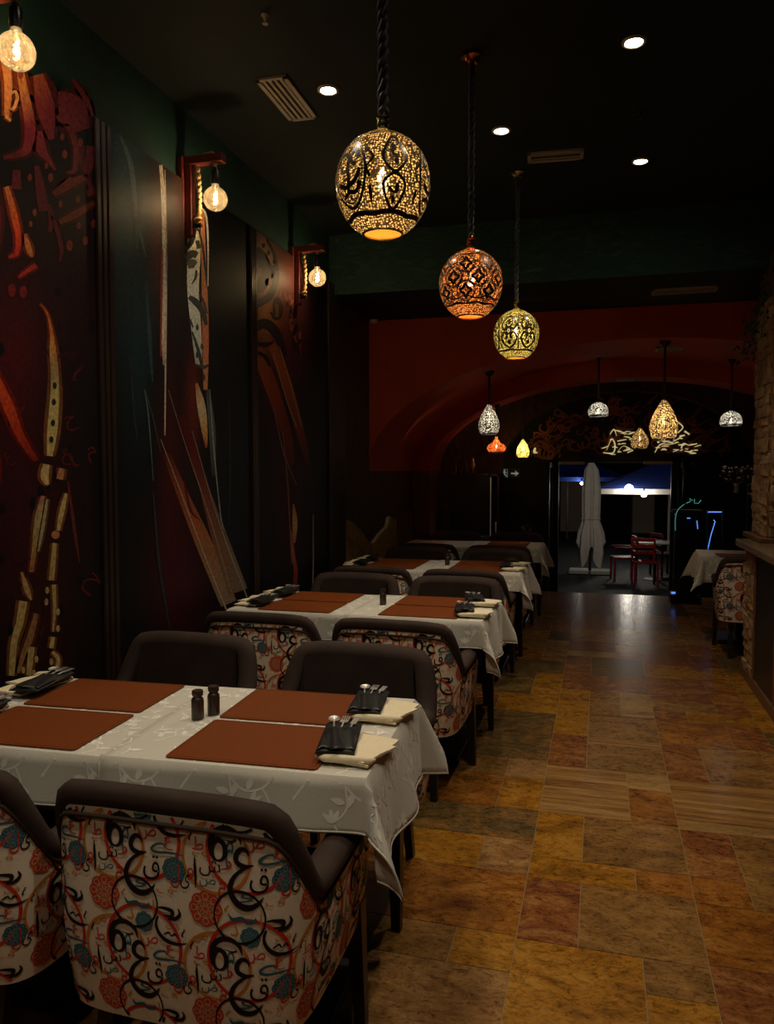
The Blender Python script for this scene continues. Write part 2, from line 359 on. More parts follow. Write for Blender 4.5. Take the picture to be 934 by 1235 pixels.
def put_glyph(mb, ch, cx, cy, w, h, col, mp, lay=0.0, keep=None, ysign=-1, maxlen=None, rot=0):
    """letter ch centred at (cx, cy) fitted to w x h (one of them may be None)"""
    vs_, ts, gw, gh = glyph(ch)
    if w is None: w = gw * h / gh
    if h is None: h = gh * w / gw
    ca, sa = math.cos(rot), math.sin(rot)
    P = []
    for x, y in vs_:
        x, y = x * w / gw, y * h / gh; x, y = x * ca - y * sa, x * sa + y * ca; P.append((cx + x, cy + ysign * y))
    if keep and not all(keep(*p) for p in P): return
    tris = [tuple(P[i] for i in t) for t in ts]
    if maxlen:
        out = []; st = tris
        while st:
            t = st.pop(); e = [math.dist(t[0], t[1]), math.dist(t[1], t[2]), math.dist(t[2], t[0])]; k = e.index(max(e))
            if e[k] > maxlen:
                a, b, c = t[k], t[(k + 1) % 3], t[(k + 2) % 3]; mid = ((a[0] + b[0]) / 2, (a[1] + b[1]) / 2); st += [(a, mid, c), (mid, b, c)]
            else: out.append(t)
        tris = out
    for t in tris: mb.add([mp(x, y, lay) for x, y in t], [(0, 1, 2)], tuple(col))
def mandala(mb, cx, cy, r, col, ground, mp, lay, keep=None):
    pts = []
    for i in range(48):
        a = 2 * math.pi * i / 48; rr = r * (0.90 + 0.10 * abs(math.cos(4 * a))); pts.append((cx + rr * math.cos(a), cy + rr * math.sin(a)))
    if keep and not all(keep(*p) for p in pts):
        if not keep(cx, cy): return
        pts = [p for p in pts if keep(*p)]
        if len(pts) < 8: return
    blob(mb, pts, col, mp, lay, None, 0)
    for i in range(8):
        a = 2 * math.pi * i / 8
        stroke(mb, circ(cx + 0.70 * r * math.cos(a), cy + 0.70 * r * math.sin(a), 0.17 * r, 7), 0.055 * r, ground, mp, lay + 0.0003, 2, True, keep)
        stroke(mb, [(cx + 0.1 * r * math.cos(a), cy + 0.1 * r * math.sin(a)), (cx + 0.33 * r * math.cos(a + .25), cy + 0.33 * r * math.sin(a + .25)), (cx + 0.48 * r * math.cos(a), cy + 0.48 * r * math.sin(a)), (cx + 0.33 * r * math.cos(a - .25), cy + 0.33 * r * math.sin(a - .25))], 0.045 * r, ground, mp, lay + 0.0003, 2, True, keep)
    stroke(mb, circ(cx, cy, 0.50 * r, 16), 0.05 * r, ground, mp, lay + 0.0003, 2, True, keep)

# ================================================================== the setting
def struct(name, mb, m, parent=None, smooth=False):
    o = mb.build(name, m, parent, smooth)
    if not parent: tag(o, kind='structure')
    return o
XL, XR, YB, YE, LOW = -2.2, 3.2, -1.6, 9.75, -0.62
b = MB(); b.box((XL - .1, YB, LOW), (XR + .1, YE, -0.0022)); floor = struct('floor', b, 'grout')
CW = 0.58; X0 = -0.24; TH, TW = 1 / 3., 2 / 3.
hand = {
 0: [(0, TW, 1.75, 2.43, 'gold'), (TW, 1, 2.26, 2.43, 'olive'), (TW, 1, 1.75, 2.26, 'gold'), (0, TH, 2.43, 2.82, 'red'), (TH, 1, 2.43, 2.82, 'olive'),
     (0, TW, 2.82, 2.985, 'gold'), (TW, 1, 2.82, 2.985, 'brown'), (0, TH, 2.985, 3.39, 'gold'), (TH, 1, 2.985, 3.39, 'olive'), (0, TW, 3.39, 3.96, 'stripe'),
     (TW, 1, 3.39, 3.75, 'brown'), (TW, 1, 3.75, 3.96, 'pale'), (0, TH, 3.96, 4.44, 'red'), (TH, 1, 3.96, 4.33, 'olive'), (TH, 1, 4.33, 4.44, 'stripe'), (0, TH, 4.44, 4.87, 'gold'), (TH, 1, 4.44, 4.87, 'olive'),
     (0, TH, 4.87, 5.39, 'gold'), (TH, TW, 4.87, 5.39, 'olive'), (TW, 1, 4.87, 5.39, 'pale'), (0, 1, 5.39, 5.80, 'red')],
 1: [(0, 1, 2.10, 2.45, 'red'), (0, 1, 2.45, 2.80, 'brown'), (0, TH, 2.80, 2.98, 'brown'), (0, TH, 2.98, 3.37, 'red'), (TH, 1, 2.80, 3.37, 'olive'), (0, 1, 3.37, 3.47, 'pale'),
     (0, 1, 3.47, 3.92, 'stripe'), (0, TH, 3.92, 4.45, 'red'), (TH, 1, 3.92, 4.20, 'olive'), (TH, 1, 4.20, 4.45, 'olive'), (0, TW, 4.45, 4.87, 'brown'), (TW, 1, 4.45, 4.87, 'red')],
 -1: [(0, 1, 1.85, 2.25, 'pink'), (0, TW, 2.25, 2.44, 'olive'), (TW, 1, 2.25, 2.44, 'gold'), (0, 1, 2.44, 2.83, 'brown'), (0, TW, 2.83, 3.10, 'gold'), (TW, 1, 2.83, 3.10, 'pink'), (0, 1, 3.10, 3.39, 'dark'),
      (0, TW, 3.39, 3.75, 'brown'), (TW, 1, 3.39, 3.75, 'gold'), (0, TW, 3.75, 4.0, 'olive'), (TW, 1, 3.75, 4.0, 'pink'), (0, 1, 4.0, 4.4, 'dark'), (0, 1, 4.4, 4.8, 'dark')]}
tm = bpy.data.meshes.new('tile')
bb = MB(); bb.box((-.5, -.5, -1), (.5, .5, 0)); tm.from_pydata(bb.v, [], bb.f); tm.materials.append(MATS['tile_gold'])
tcache = {}
def tile_mesh(k):
    if k not in tcache:
        m = tm.copy(); m.materials[0] = MATS['tile_' + k]; tcache[k] = m
    return tcache[k]
tiles = []
kinds = ['gold'] * 5 + ['brown'] * 5 + ['olive'] * 3 + ['red'] * 3 + ['pink'] + ['dark'] * 2 + ['pale']
rnd = random.Random(11)
def rows(k, y0, y1):
    y = y0
    while y < y1 - 0.02:
        h = rnd.choice([0.2, 0.39, 0.39, 0.58]); e = min(y + h, y1)
        if y1 - e < 0.12: e = y1
        s = rnd.choice([None, TH, TW, TH, TW]) if h < 0.5 else rnd.choice([TH, TW])
        cuts = [(0, 1)] if s is None else [(0, s), (s, 1)]
        for a, c in cuts: tiles.append((k, a, c, y, e, rnd.choice(kinds)))
        y = e
for k in range(-4, 6):
    if k in hand:
        hs = hand[k]; lo = min(t[2] for t in hs); hi = max(t[3] for t in hs)
        rows(k, YB + 0.1, lo); tiles += [(k,) + t for t in hs]; rows(k, hi, YE)
    else: rows(k, YB + 0.1 + rnd.random() * 0.1, YE)
def tile_xyz(t):
    k, a, c, y0, y1, kd = t
    return max(X0 + CW * (k + a), XL), min(X0 + CW * (k + c), XR), y0, y1, kd
tiles = [tile_xyz(t) for t in tiles]; tiles = [t for t in tiles if t[1] - t[0] > 0.03]
def vis(t):
    x0, x1, y0, y1, _ = t
    if y1 < 1.15: return 9e9
    u, v = pr(((x0 + x1) / 2, (y0 + y1) / 2, 0))
    if u < -150 or u > 1100 or v > 1400: return 9e9
    hid = 5.0 if (x1 < -0.82 or x0 > 1.5) else 0
    return y0 + hid
tiles.sort(key=vis)
rest = MB()
for i, (x0, x1, y0, y1, kd) in enumerate(tiles):
    if i < 290 and vis((x0, x1, y0, y1, kd)) < 1e9:
        o = bpy.data.objects.new('tile', tile_mesh(kd)); COL.objects.link(o); o.parent = floor
        o.location = ((x0 + x1) / 2, (y0 + y1) / 2, rnd.uniform(-.0006, .0)); o.scale = (x1 - x0 - .003, y1 - y0 - .003, 0.012)
        o.rotation_euler = (rnd.uniform(-.0012, .0012), rnd.uniform(-.0012, .0012), 0)
    else: rest.box((x0 + .0018, y0 + .0018, -.012), (x1 - .0018, y1 - .0018, 0))
o = rest.build('tile_field', 'tile_brown', floor); o['kind'] = 'stuff'

b = MB(); b.box((XL - .15, YB, 0), (XL, 6.53, CEIL)); struct('wall_left', b, 'green_plaster')
b = MB(); b.box((XL - .15, 6.53, 0), (XL, 7.3, 2.96)); wlb = struct('wall_left_pilaster', b, 'brown_plaster')
b = MB(); b.box((XR, YB, LOW), (XR + .15, 12.6, CEIL)); struct('wall_right', b, 'dark_wall')
b = MB(); b.box((XL - .15, YB - .15, 0), (XR + .15, YB, CEIL)); struct('wall_back', b, 'green_plaster')
b = MB(); b.box((XL - .15, YB - .15, CEIL), (XR + .15, 7.3, CEIL + .15)); struct('ceiling', b, 'ceiling_paint')
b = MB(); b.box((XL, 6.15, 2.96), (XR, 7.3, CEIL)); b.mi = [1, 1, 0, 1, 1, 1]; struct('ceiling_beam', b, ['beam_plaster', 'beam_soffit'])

# vaulted room
VC = 0.35
SEG = [(7.3, 8.3, 2.57, 1.18), (8.3, 10.2, 2.82, 1.40), (10.2, 10.75, 2.57, 1.18), (10.75, 12.15, 2.82, 1.40), (12.15, 12.5, 1.85, 1.20)]
def vault_z(x, y):
    for y0, y1, a, h in SEG:
        if y0 <= y < y1: return 1.5 + h * math.sqrt(max(0, 1 - ((x - VC) / a) ** 2))
    return 2.6
NA = 40
for i, (y0, y1, a, h) in enumerate(SEG):
    b = MB()
    arc = [(VC - a * math.cos(math.pi * k / NA), 1.5 + h * math.sin(math.pi * k / NA)) for k in range(NA + 1)]
    outer = [(max(-2.75, min(XR + .05, VC - 3.2 * math.cos(math.pi * k / NA))), 3.1) for k in range(NA + 1)]
    outer[0] = (-2.75, 1.5); outer[-1] = (max(XR + .05, VC + a), 1.5)
    n = NA + 1
    V = [(x, y0, z) for x, z in arc] + [(x, y1, z) for x, z in arc] + [(x, y0, z) for x, z in outer] + [(x, y1, z) for x, z in outer]
    Fc = []
    for k in range(NA):
        Fc += [(k, k + 1, n + k + 1, n + k), (k, 2 * n + k, 2 * n + k + 1, k + 1), (n + k, n + k + 1, 3 * n + k + 1, 3 * n + k), (2 * n + k, 3 * n + k, 3 * n + k + 1, 2 * n + k + 1)]
    b.add(V, Fc); struct('ceiling_vault', b, 'red_paint' if i < 4 else 'brown_plaster', smooth=R(35))
    b = MB(); b.box((-2.75, y0, LOW), (VC - a, y1, 1.5)); struct('wall_vault_left', b, 'brown_plaster' if i != 2 else 'wood_panel')
    if VC + a < XR:
        b = MB(); b.box((VC + a, y0, LOW), (XR + .05, y1, 1.5)); struct('wall_vault_right', b, 'dark_wall')
# far wall with the doorway, lower landing and steps
DX0, DX1, DZ = -0.66, 1.07, 1.63
b = MB(); b.box((-2.75, 12.5, LOW), (DX0, 12.7, 3.1)); b.box((DX1, 12.5, LOW), (XR + .05, 12.7, 3.1)); b.box((DX0, 12.5, DZ), (DX1, 12.7, 3.1)); struct('wall_far', b, 'dark_wall')
b = MB(); b.box((-2.75, YE, LOW - .2), (XR + .05, 12.7, LOW)); struct('floor_landing', b, 'step_stone')
b = MB()
for i in range(3): b.box((XL, YE + .28 * i, LOW), (XR, YE + .28 * (i + 1), -.155 * (i + 1)))
struct('floor_steps', b, 'step_stone')
b = MB(); b.box((DX0 - .06, 12.44, LOW), (DX0 + .03, 12.52, DZ + .06)); b.box((DX1 - .03, 12.44, LOW), (DX1 + .06, 12.52, DZ + .06)); b.box((DX0 - .06, 12.44, DZ), (DX1 + .06, 12.52, DZ + .08))
d1 = struct('door_1', b, 'black_metal')
for x0, x1 in ((DX0 + .02, DX0 + .42), (DX1 - .44, DX1 - .02)):
    b = MB(); b.box((x0, 12.40, DZ - .03), (x1, 12.44, DZ + .015)); b.build('door_closer', 'white_plastic', d1)
for xs, s in ((DX0, 1), (DX1, -1)):    # glazed leaves folded back into the room
    b = MB()
    x0, x1 = (xs - .10, xs - .06) if s > 0 else (xs + .06, xs + .10)
    b.box((x0, 11.62, LOW + .02), (x1, 11.70, DZ)); b.box((x0, 12.36, LOW + .02), (x1, 12.44, DZ)); b.box((x0, 11.62, LOW + .02), (x1, 12.44, LOW + .14)); b.box((x0, 11.62, DZ - .08), (x1, 12.44, DZ))
    leaf = b.build('door_leaf', 'black_metal', d1)
    b = MB(); b.box(((x0 + x1) / 2 - .004, 11.70, LOW + .14), ((x0 + x1) / 2 + .004, 12.36, DZ - .08)); b.build('pane', 'dark_glass', leaf)

# unseen uplights added behind the rib jambs to brighten the red vault
for k, (x, y, lb) in enumerate(((-2.40, 8.38, 'unseen uplight added behind the jamb of the first red arch'), (-2.40, 10.84, 'unseen uplight added behind the jamb of the second red arch'))):
    t = thing('added_uplight', lb, 'uplight', (x, y, 1.30), 0, 'added uplights behind the arch jambs')
    b = MB(); b.lathe([(.03, -.08), (.035, .0), (.032, .0), (.026, -.06)], n=16, cap=False); b.box((-.07, -.012, -.06), (-.03, .012, -.03)); b.build('housing', 'black_metal', t)
    b = MB(); b.lathe([(.026, -.03), (.026, -.027)], n=14); b.build('lens', 'lit_window', t)
    l_ = lamp('added_uplight_beam', 'SPOT', (0, 0, .02), 16 if k == 0 else 14, (1, .70, .40), t, .03, size=R(150), blend=.9); l_.rotation_euler = (R(180), R(-20), 0)
# wainscot of crazy-paved stone with a torn top edge
prof = []
for px, py in ((415, 626), (424, 630), (434, 642), (443, 654), (449, 655), (458, 643), (467, 634)):
    p = un(px, py, x=XL); prof.append((p.y, p.z))
prof += [(8.0, 1.02), (8.29, .95)]
def pz(y):
    for (a, za), (c, zc) in zip(prof, prof[1:]):
        if a <= y <= c: return za + (zc - za) * (y - a) / (c - a)
    return prof[0][1] if y < prof[0][0] else prof[-1][1]
ys = [6.54 + i * (8.28 - 6.54) / 30 for i in range(31)]
b = MB(); poly = [(6.54, 0)] + [(8.28, 0)] + [(y, pz(y)) for y in reversed(ys)]
b.prism(poly, XL - .03, XL + .012, 0); wj = struct('trim_wainscot', b, 'wainscot_joint')
NC, NR = 10, 5; rw = random.Random(5); pt = {}
for i in range(NC + 1):
    y = 6.54 + (8.28 - 6.54) * i / NC; top = pz(y)
    for j in range(NR + 1):
        jy = 0 if i in (0, NC) else rw.uniform(-.05, .05); jz = 0 if j in (0, NR) else rw.uniform(-.05, .05)
        yy = y + jy; pt[i, j] = (yy, pz(yy) * j / NR + jz)
for i in range(NC):
    for j in range(NR):
        q = [pt[i, j], pt[i + 1, j], pt[i + 1, j + 1]] + ([((pt[i, j + 1][0] + pt[i + 1, j + 1][0]) / 2, pz((pt[i, j + 1][0] + pt[i + 1, j + 1][0]) / 2))] if j == NR - 1 else []) + [pt[i, j + 1]]
        cy = sum(p[0] for p in q) / len(q); cz = sum(p[1] for p in q) / len(q)
        q = [(y + (cy - y) * .11, z + (cz - z) * .09) for y, z in q]
        b = MB(); b.prism(q, XL + .012, XL + .024 + rw.uniform(0, .008), 0); b.build('stone', 'wainscot_stone', wj)

# ceiling fittings: downlights
def downlight(x, y, label, on=True):
    t = thing('ceiling_downlight', label, 'downlight', (x, y, CEIL), 0, 'recessed ceiling downlights')
    b = MB(); b.lathe([(.055, 0), (.055, -.006), (.045, -.010), (.038, -.004), (.038, 0)], n=24, cap=False); b.build('trim_ring', 'white_plastic', t, True)
    b = MB(); b.lathe([(.036, -.002), (.036, -.004)], n=20); b.build('lens', 'spot_disc', t)
    lamp('downlight_beam', 'SPOT', (0, 0, -.02), SPOT_W, (1.0, .86, .66), t, .035, size=R(96), blend=.75)
    return t
for px, py, lb in ((396, 108, 'round downlight beside the slotted vent by the mural wall'), (765, 50, 'round downlight over the aisle, far from the beam'),
                   (605, 157, 'round downlight between copper and gold lantern cords'), (773, 194, 'round downlight over the aisle nearest the plastered beam')):
    p = un(px, py, z=CEIL); downlight(p.x, p.y, lb)
downlight(-1.37, .90, 'round downlight over the open floor by the mural wall')
downlight(.12, .85, 'round downlight over the open end of the aisle')
downlight(-.575, -.45, 'round downlight over the open floor by the rear wall')
downlight(-1.37, 2.35, 'round downlight over the table row with the silver lantern')
downlight(.12, 2.3, 'round downlight over the aisle beside the silver lantern')
def vent(name, label, loc, sx, sy, rz, n, style, parent=None, tilt=0, slats_x=False):
    t = thing(name, label, 'air vent', loc, rz, 'ceiling air vents'); t.rotation_euler = (tilt, 0, rz)
    b = MB(); w = .022
    b.box((-sx / 2, -sy / 2, -.012), (sx / 2, -sy / 2 + w, 0)); b.box((-sx / 2, sy / 2 - w, -.012), (sx / 2, sy / 2, 0)); b.box((-sx / 2, -sy / 2, -.012), (-sx / 2 + w, sy / 2, 0)); b.box((sx / 2 - w, -sy / 2, -.012), (sx / 2, sy / 2, 0))
    b.build('frame', 'vent_white', t)
    b = MB(); b.box((-sx / 2 + w, -sy / 2 + w, -.003), (sx / 2 - w, sy / 2 - w, -.001)); b.build('duct', 'vent_dark', t)
    for i in range(n):
        b = MB()
        if slats_x:
            y = -sy / 2 + w + (sy - 2 * w) * (i + .5) / n; b.box((-sx / 2 + w, y - .006, -.010), (sx / 2 - w, y + .006, -.003))
        else:
            x = -sx / 2 + w + (sx - 2 * w) * (i + .5) / n; b.box((x - .008, -sy / 2 + w, -.010), (x + .008, sy / 2 - w, -.003))
        b.build('slat', 'vent_white', t)
vent('air_vent', 'slotted cream air vent on the dark ceiling beside the mural wall', (-1.607, 3.865, CEIL), .165, .47, R(1), 4, 0)
vent('air_vent', 'single slot cream air vent on the dark ceiling over the aisle', (-.295, 4.98, CEIL), .34, .15, R(4), 2, 0, slats_x=True)
p = un(826, 349, z=2.96); vent('air_vent', 'cream air vent under the edge of the plastered beam', (p.x, p.y + .02, 2.96), .50, .19, 0, 3, 0, slats_x=True)
vent('air_vent', 'small pale air vent on the red vault above the teardrop lantern', (.62, 7.9, vault_z(.62, 7.9) - .004), .24, .22, 0, 3, 0, slats_x=True)
vent('air_vent', 'small pale air vent on the red vault nearest the doorway', (.30, 10.5, vault_z(.3, 10.5) - .004), .22, .22, 0, 3, 0, slats_x=True)
for px, py, lb in ((320, 18, 'small pale sprinkler head on the ceiling beside the slotted vent'), (772, 135, 'small dark sprinkler head on the ceiling over the aisle')):
    p = un(px, py, z=CEIL); t = thing('sprinkler_head', lb, 'sprinkler', p)
    b = MB(); b.lathe([(.018, 0), (.018, -.004), (.008, -.007), (.008, -.02), (.004, -.023), (.004, -.035)], n=14); b.build('body', 'vent_white' if px < 500 else 'black_metal', t, True)
    b = MB(); b.lathe([(.013, -.035), (.013, -.038)], n=14); b.build('deflector', 'vent_white' if px < 500 else 'black_metal', t)
p = un(452, 384, y=7.27); t = thing('dome_camera', 'white security dome camera on the red wall under the beam', 'camera', (p.x, 7.3, p.z + .03))
b = MB(); b.lathe([(.05, 0), (.05, -.03), (.045, -.04)], c=(0, -.055, 0), n=20); b.box((-.03, -.055, -.02), (.03, 0, .0)); b.build('mount', 'white_plastic', t, R(40))
b = MB(); b.lathe([(.042, -.04), (.040, -.06), (.028, -.08), (.006, -.088)], c=(0, -.055, 0), n=20); b.build('lens_dome', 'white_plastic', t, True)

# ================================================================== murals on the left wall
PX = XL + .034
HALO = True
def wp(px, py, lay=0): q = un(px, py, x=PX + .001 + lay); return q
def edgeY(px): return un(px, 500, x=PX).y
e1, e2, e3, e4, e5, e6 = [edgeY(v) for v in (118, 139, 303, 310, 395.5, 416)]
ZT = 3.05
def lerp(a, c, t): return tuple(x + (y - x) * t for x, y in zip(a, c))
def gs(x, y, cx, cy, sx, sy): return math.exp(-((x - cx) / sx) ** 2 - ((y - cy) / sy) ** 2)
def mix(base, items):
    c = list(base)
    for col, wgt in items:
        for i in range(3): c[i] = c[i] * (1 - wgt) + col[i] * wgt
    return tuple(c)
def mural(name, label, y0, y1, colf):
    t = thing(name, label, 'mural', (PX, (y0 + y1) / 2, 0), 0, 'calligraphy mural panels on the wall')
    b = MB(); b.box((-.03, y0 - t.location.y, .10), (0, y1 - t.location.y, ZT)); b.build('panel', 'socket_black', t)
    b = MB()
    def fn(u, v): return (.0006, y0 + (y1 - y0) * u - t.location.y, .10 + (ZT - .10) * v)
    def cf(u, v):
        px, py = pr((PX, y0 + (y1 - y0) * u, .10 + (ZT - .10) * v)); return colf(px, py)
    b.grid(fn, 70, 150, cf); b.build('printed_ground', 'mural_print', t)
    return t, MB()
MARO, WINE, BLK, ORG, CRM, RED_ = (.13, .012, .02), (.20, .02, .035), (.004, .004, .005), (.75, .20, .03), (.75, .52, .20), (.55, .04, .012)
def m1(x, y): return mix(BLK, [((.035, .008, .012), .8 * gs(x, y, 95, 350, 45, 90)), ((.11, .007, .010), .8 * gs(x, y, 15, 440, 40, 110)), ((.06, .006, .007), .8 * gs(x, y, 30, 640, 60, 140)), ((.04, .01, .012), .5 * gs(x, y, 90, 250, 60, 60)), ((.06, .014, .004), .5 * gs(x, y, 50, 760, 40, 80))])
t, pb = mural('mural_panel', 'mural panel of wine red letters and pale bone-like strokes', 1.55, e1, m1)
def S(pts, w, c, lay=0.0004, per=6):
    f_ = lambda x, y, l: wp(x, y, l) - Vector((PX, t.location.y, 0))
    c1_ = c[0] if isinstance(c[0], (tuple, list)) else c
    w1_ = max(w) if isinstance(w, (list, tuple)) else w
    if HALO and c1_[0] > .2 and w1_ > 3:    # dark red ground printed around the bright strokes
        cc = [tuple(v * k for v, k in zip(q, (.30, .14, .10))) for q in (c if isinstance(c[0], (tuple, list)) else [c] * len(pts))]
        stroke(pb, pts, [v * 1.5 + 3 for v in (w if isinstance(w, (list, tuple)) else [w] * len(pts))], cc, f_, lay - .0003, per)
    stroke(pb, pts, w, c, f_, lay, per)
W1, W2 = (.27, .032, .045), (.17, .018, .03)
rq = random.Random(31)
for k in range(46):     # faint letter-like marks and dark cells of the print
    x, y = rq.uniform(-30, 112), rq.uniform(330, 800)
    if rq.random() < .5: put_glyph(pb, rq.choice('عحصطمجه'), x, y, None, rq.uniform(14, 30), rq.choice([(.09, .010, .012), (.12, .014, .012), (.05, .006, .01)]), lambda a, c, l: wp(a, c, l) - Vector((PX, t.location.y, 0)), .0002, None, -1, None, rq.uniform(-1, 1))
    else: blob(pb, circ(x, y, rq.uniform(2, 5), 7, rq.uniform(4, 9)), (.006, .004, .005), lambda a, c, l: wp(a, c, l) - Vector((PX, t.location.y, 0)), .0003)
S([(3, 60), (10, 100), (8, 140)], [9, 10, 6], (.55, .2, .06)); S([(88, 96), (104, 120), (112, 140)], [4, 6, 3], W1); S([(60, 96), (66, 112), (72, 132)], [5, 7, 3], (.10, .012, .02))
S([(100, 176), (97, 190), (101, 205)], [4, 7, 3], W2); S([(86, 214), (76, 224), (64, 232)], [3, 6, 4], W1); S([(58, 246), (62, 262), (60, 280)], [4, 7, 4], W2)
S([(20, 60), (28, 105), (36, 150), (33, 178), (22, 186), (4, 190)], [6, 10, 13, 11, 8, 4], [(.75, .3, .08), (.7, .25, .07), W1, W1, W2, W2])
S([(46, 90), (55, 130), (62, 168)], [12, 22, 6], [(.5, .12, .05), W1, W1])
S([(70, 112), (86, 130), (96, 158)], [6, 34, 24], [W1, W1, W1])
S([(68, 140), (84, 156), (92, 180), (90, 205), (80, 208)], [4, 6, 7, 6, 2], W1)
S([(48, 158), (50, 180), (58, 192), (67, 205)], [6, 12, 6, 2], W1)
S([(110, 176), (108, 196), (104, 212), (112, 230), (115, 238)], [10, 12, 6, 4, 2], W1)
S([(64, 234), (85, 222), (106, 212)], [7, 10, 6], (.26, .045, .03)); S([(72, 268), (92, 258), (114, 244)], [5, 9, 5], (.30, .06, .03))
S([(20, 205), (20, 228)], [9, 12], W2); S([(44, 200), (50, 235), (52, 255)], [6, 13, 10], W2); S([(58, 250), (68, 275), (74, 300), (72, 315)], [3, 5, 5, 2], W2)
S([(8, 225), (16, 255), (22, 285), (20, 305), (10, 310)], [5, 8, 7, 6, 3], [(.9, .28, .08), (.9, .16, .03), (.8, .07, .02), (.6, .04, .02), (.4, .03, .02)])
S([(30, 282), (35, 300), (39, 310)], [3, 7, 2], (.75, .22, .06))
S([(22, 335), (34, 326), (44, 320)], [3, 5, 6], (.45, .04, .02))
S([(-20, 428), (8, 485), (24, 525), (44, 556)], [9, 13, 10, 7], [(.8, .1, .02), (.7, .07, .015), (.5, .04, .01), (.25, .02, .01)])
S([(-20, 200), (-6, 260), (-10, 320)], [18, 14, 8], W1); S([(-30, 470), (-8, 560), (-20, 640)], [8, 12, 8], RED_)
for x, y, s in ((25, 90, 1), (75, 165, .8), (78, 186, 1), (97, 172, 1), (61, 214, 1), (36, 214, .8), (108, 232, 1), (73, 246, .8), (94, 240, .8), (113, 270, 1), (42, 256, .8), (50, 140, .7), (37, 270, .7), (56, 200, .7), (95, 272, .8), (84, 296, 1.2), (103, 290, 1), (14, 350, 1.5), (28, 352, 1.4)):
    blob(pb, circ(x, y, 3.2 * s, 8, 5.5 * s), (.30, .06, .03) if y < 330 else (.2, .015, .015), lambda a, c, l: wp(a, c, l) - Vector((PX, t.location.y, 0)), .0008)
S([(12, 115), (18, 110), (21, 118), (17, 130), (10, 132)], [2, 3, 4, 4, 2], (.7, .32, .12)); S([(7, 140), (13, 146)], [4, 2], (.7, .35, .12))
S([(48, 366), (57, 378), (62, 400), (64, 425), (66, 450), (66, 480), (63, 520), (60, 550)], [1, 2, 4, 8, 9, 11, 12, 7], [(.5, .1, .03), (.65, .16, .04), (.7, .22, .05), (.65, .32, .1), (.45, .30, .12), (.62, .48, .16), (.68, .52, .18), (.7, .5, .18)])
S([(56, 560), (54, 575), (58, 585)], [8, 10, 3], CRM); S([(75, 565), (72, 578)], [7, 8], (.55, .25, .1))
S([(52, 598), (46, 625), (42, 655), (38, 690)], [5, 8, 6, 5], [(.5, .2, .1), (.55, .4, .16), (.5, .3, .1), (.45, .16, .05)]); S([(57, 602), (51, 640), (46, 665)], [3, 4, 2], (.5, .42, .22))
S([(80, 595), (75, 615), (70, 640)], [3, 6, 4], (.7, .5, .18)); blob(pb, circ(67, 645, 5, 8), (.6, .25, .09), lambda a, c, l: wp(a, c, l) - Vector((PX, t.location.y, 0)), .001)
S([(66, 655), (64, 680), (62, 700)], [5, 6, 6], (.6, .42, .15)); S([(65, 705), (66, 735), (64, 762)], [5, 4, 2], (.62, .42, .15))
S([(26, 690), (33, 712), (38, 724)], [2, 7, 1], (.62, .36, .14)); S([(28, 725), (24, 750), (17, 775), (14, 815)], [10, 9, 8, 7], (.68, .48, .17))
S([(44, 740), (36, 770), (28, 790), (22, 812)], [5, 8, 6, 4], (.42, .2, .07)); S([(38, 780), (35, 815)], [8, 6], (.66, .46, .17)); S([(64, 768), (62, 782)], [5, 5], CRM); S([(63, 786), (70, 795), (68, 815)], [4, 5, 5], CRM)
for x, y in ((57, 712), (56, 726), (70, 738), (70, 758), (44, 795), (62, 798), (41, 812), (28, 808)): blob(pb, circ(x, y, 2.3, 8, 4.2), (.65, .45, .17), lambda a, c, l: wp(a, c, l) - Vector((PX, t.location.y, 0)), .001)
for x, y in ((65, 485), (64, 510), (62, 530), (66, 465)): blob(pb, circ(x, y, 2.6, 8, 4), (.03, .02, .012), lambda a, c, l: wp(a, c, l) - Vector((PX, t.location.y, 0)), .0012)
S([(82, 580), (90, 640), (96, 680)], [2, 4, 1], (.16, .03, .015))
tag(pb.build('printed_strokes', 'mural_print', t), kind='stuff')

HALO = False
def m2(x, y): return mix((.003, .004, .005), [((.05, .14, .165), .85 * gs(x, y, 150, 220, 22, 130)), ((.014, .045, .055), .7 * gs(x, y, 168, 390, 16, 120)), ((.13, .035, .025), .75 * gs(x, y, 190, 280, 9, 80)), ((.09, .03, .02), .6 * gs(x, y, 213, 250, 8, 70)),
    ((.07, .006, .006), .9 * gs(x, y, 205, 590, 14, 150)), ((.07, .005, .008), .8 * gs(x, y, 215, 700, 35, 80)), ((.16, .02, .01), .8 * gs(x, y, 233, 490, 9, 60))])
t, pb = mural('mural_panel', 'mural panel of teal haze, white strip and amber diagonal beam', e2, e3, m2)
def mpf(x, y, l): return wp(x, y, l) - Vector((PX, t.location.y, 0))
S([(145, 163), (158, 200), (163, 250), (166, 300)], [2, 6, 5, 3], [(.10, .2, .22), (.16, .27, .3), (.12, .2, .22), (.05, .1, .12)])
S([(160, 255), (170, 285), (176, 310)], [2, 4, 1], (.06, .13, .15)); S([(176, 340), (180, 400), (184, 460)], [2, 5, 2], (.03, .07, .08))
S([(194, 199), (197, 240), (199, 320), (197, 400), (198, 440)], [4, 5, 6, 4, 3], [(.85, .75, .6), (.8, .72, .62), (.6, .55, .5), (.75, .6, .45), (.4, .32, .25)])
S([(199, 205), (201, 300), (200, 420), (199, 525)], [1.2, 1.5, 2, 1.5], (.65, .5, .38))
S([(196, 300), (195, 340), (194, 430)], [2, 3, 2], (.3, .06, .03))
S([(232, 262), (234, 300), (233, 350), (237, 400), (240, 440)], [14, 16, 14, 12, 8], [(.6, .5, .36), (.75, .73, .60), (.68, .69, .56), (.55, .55, .44), (.45, .40, .31)])
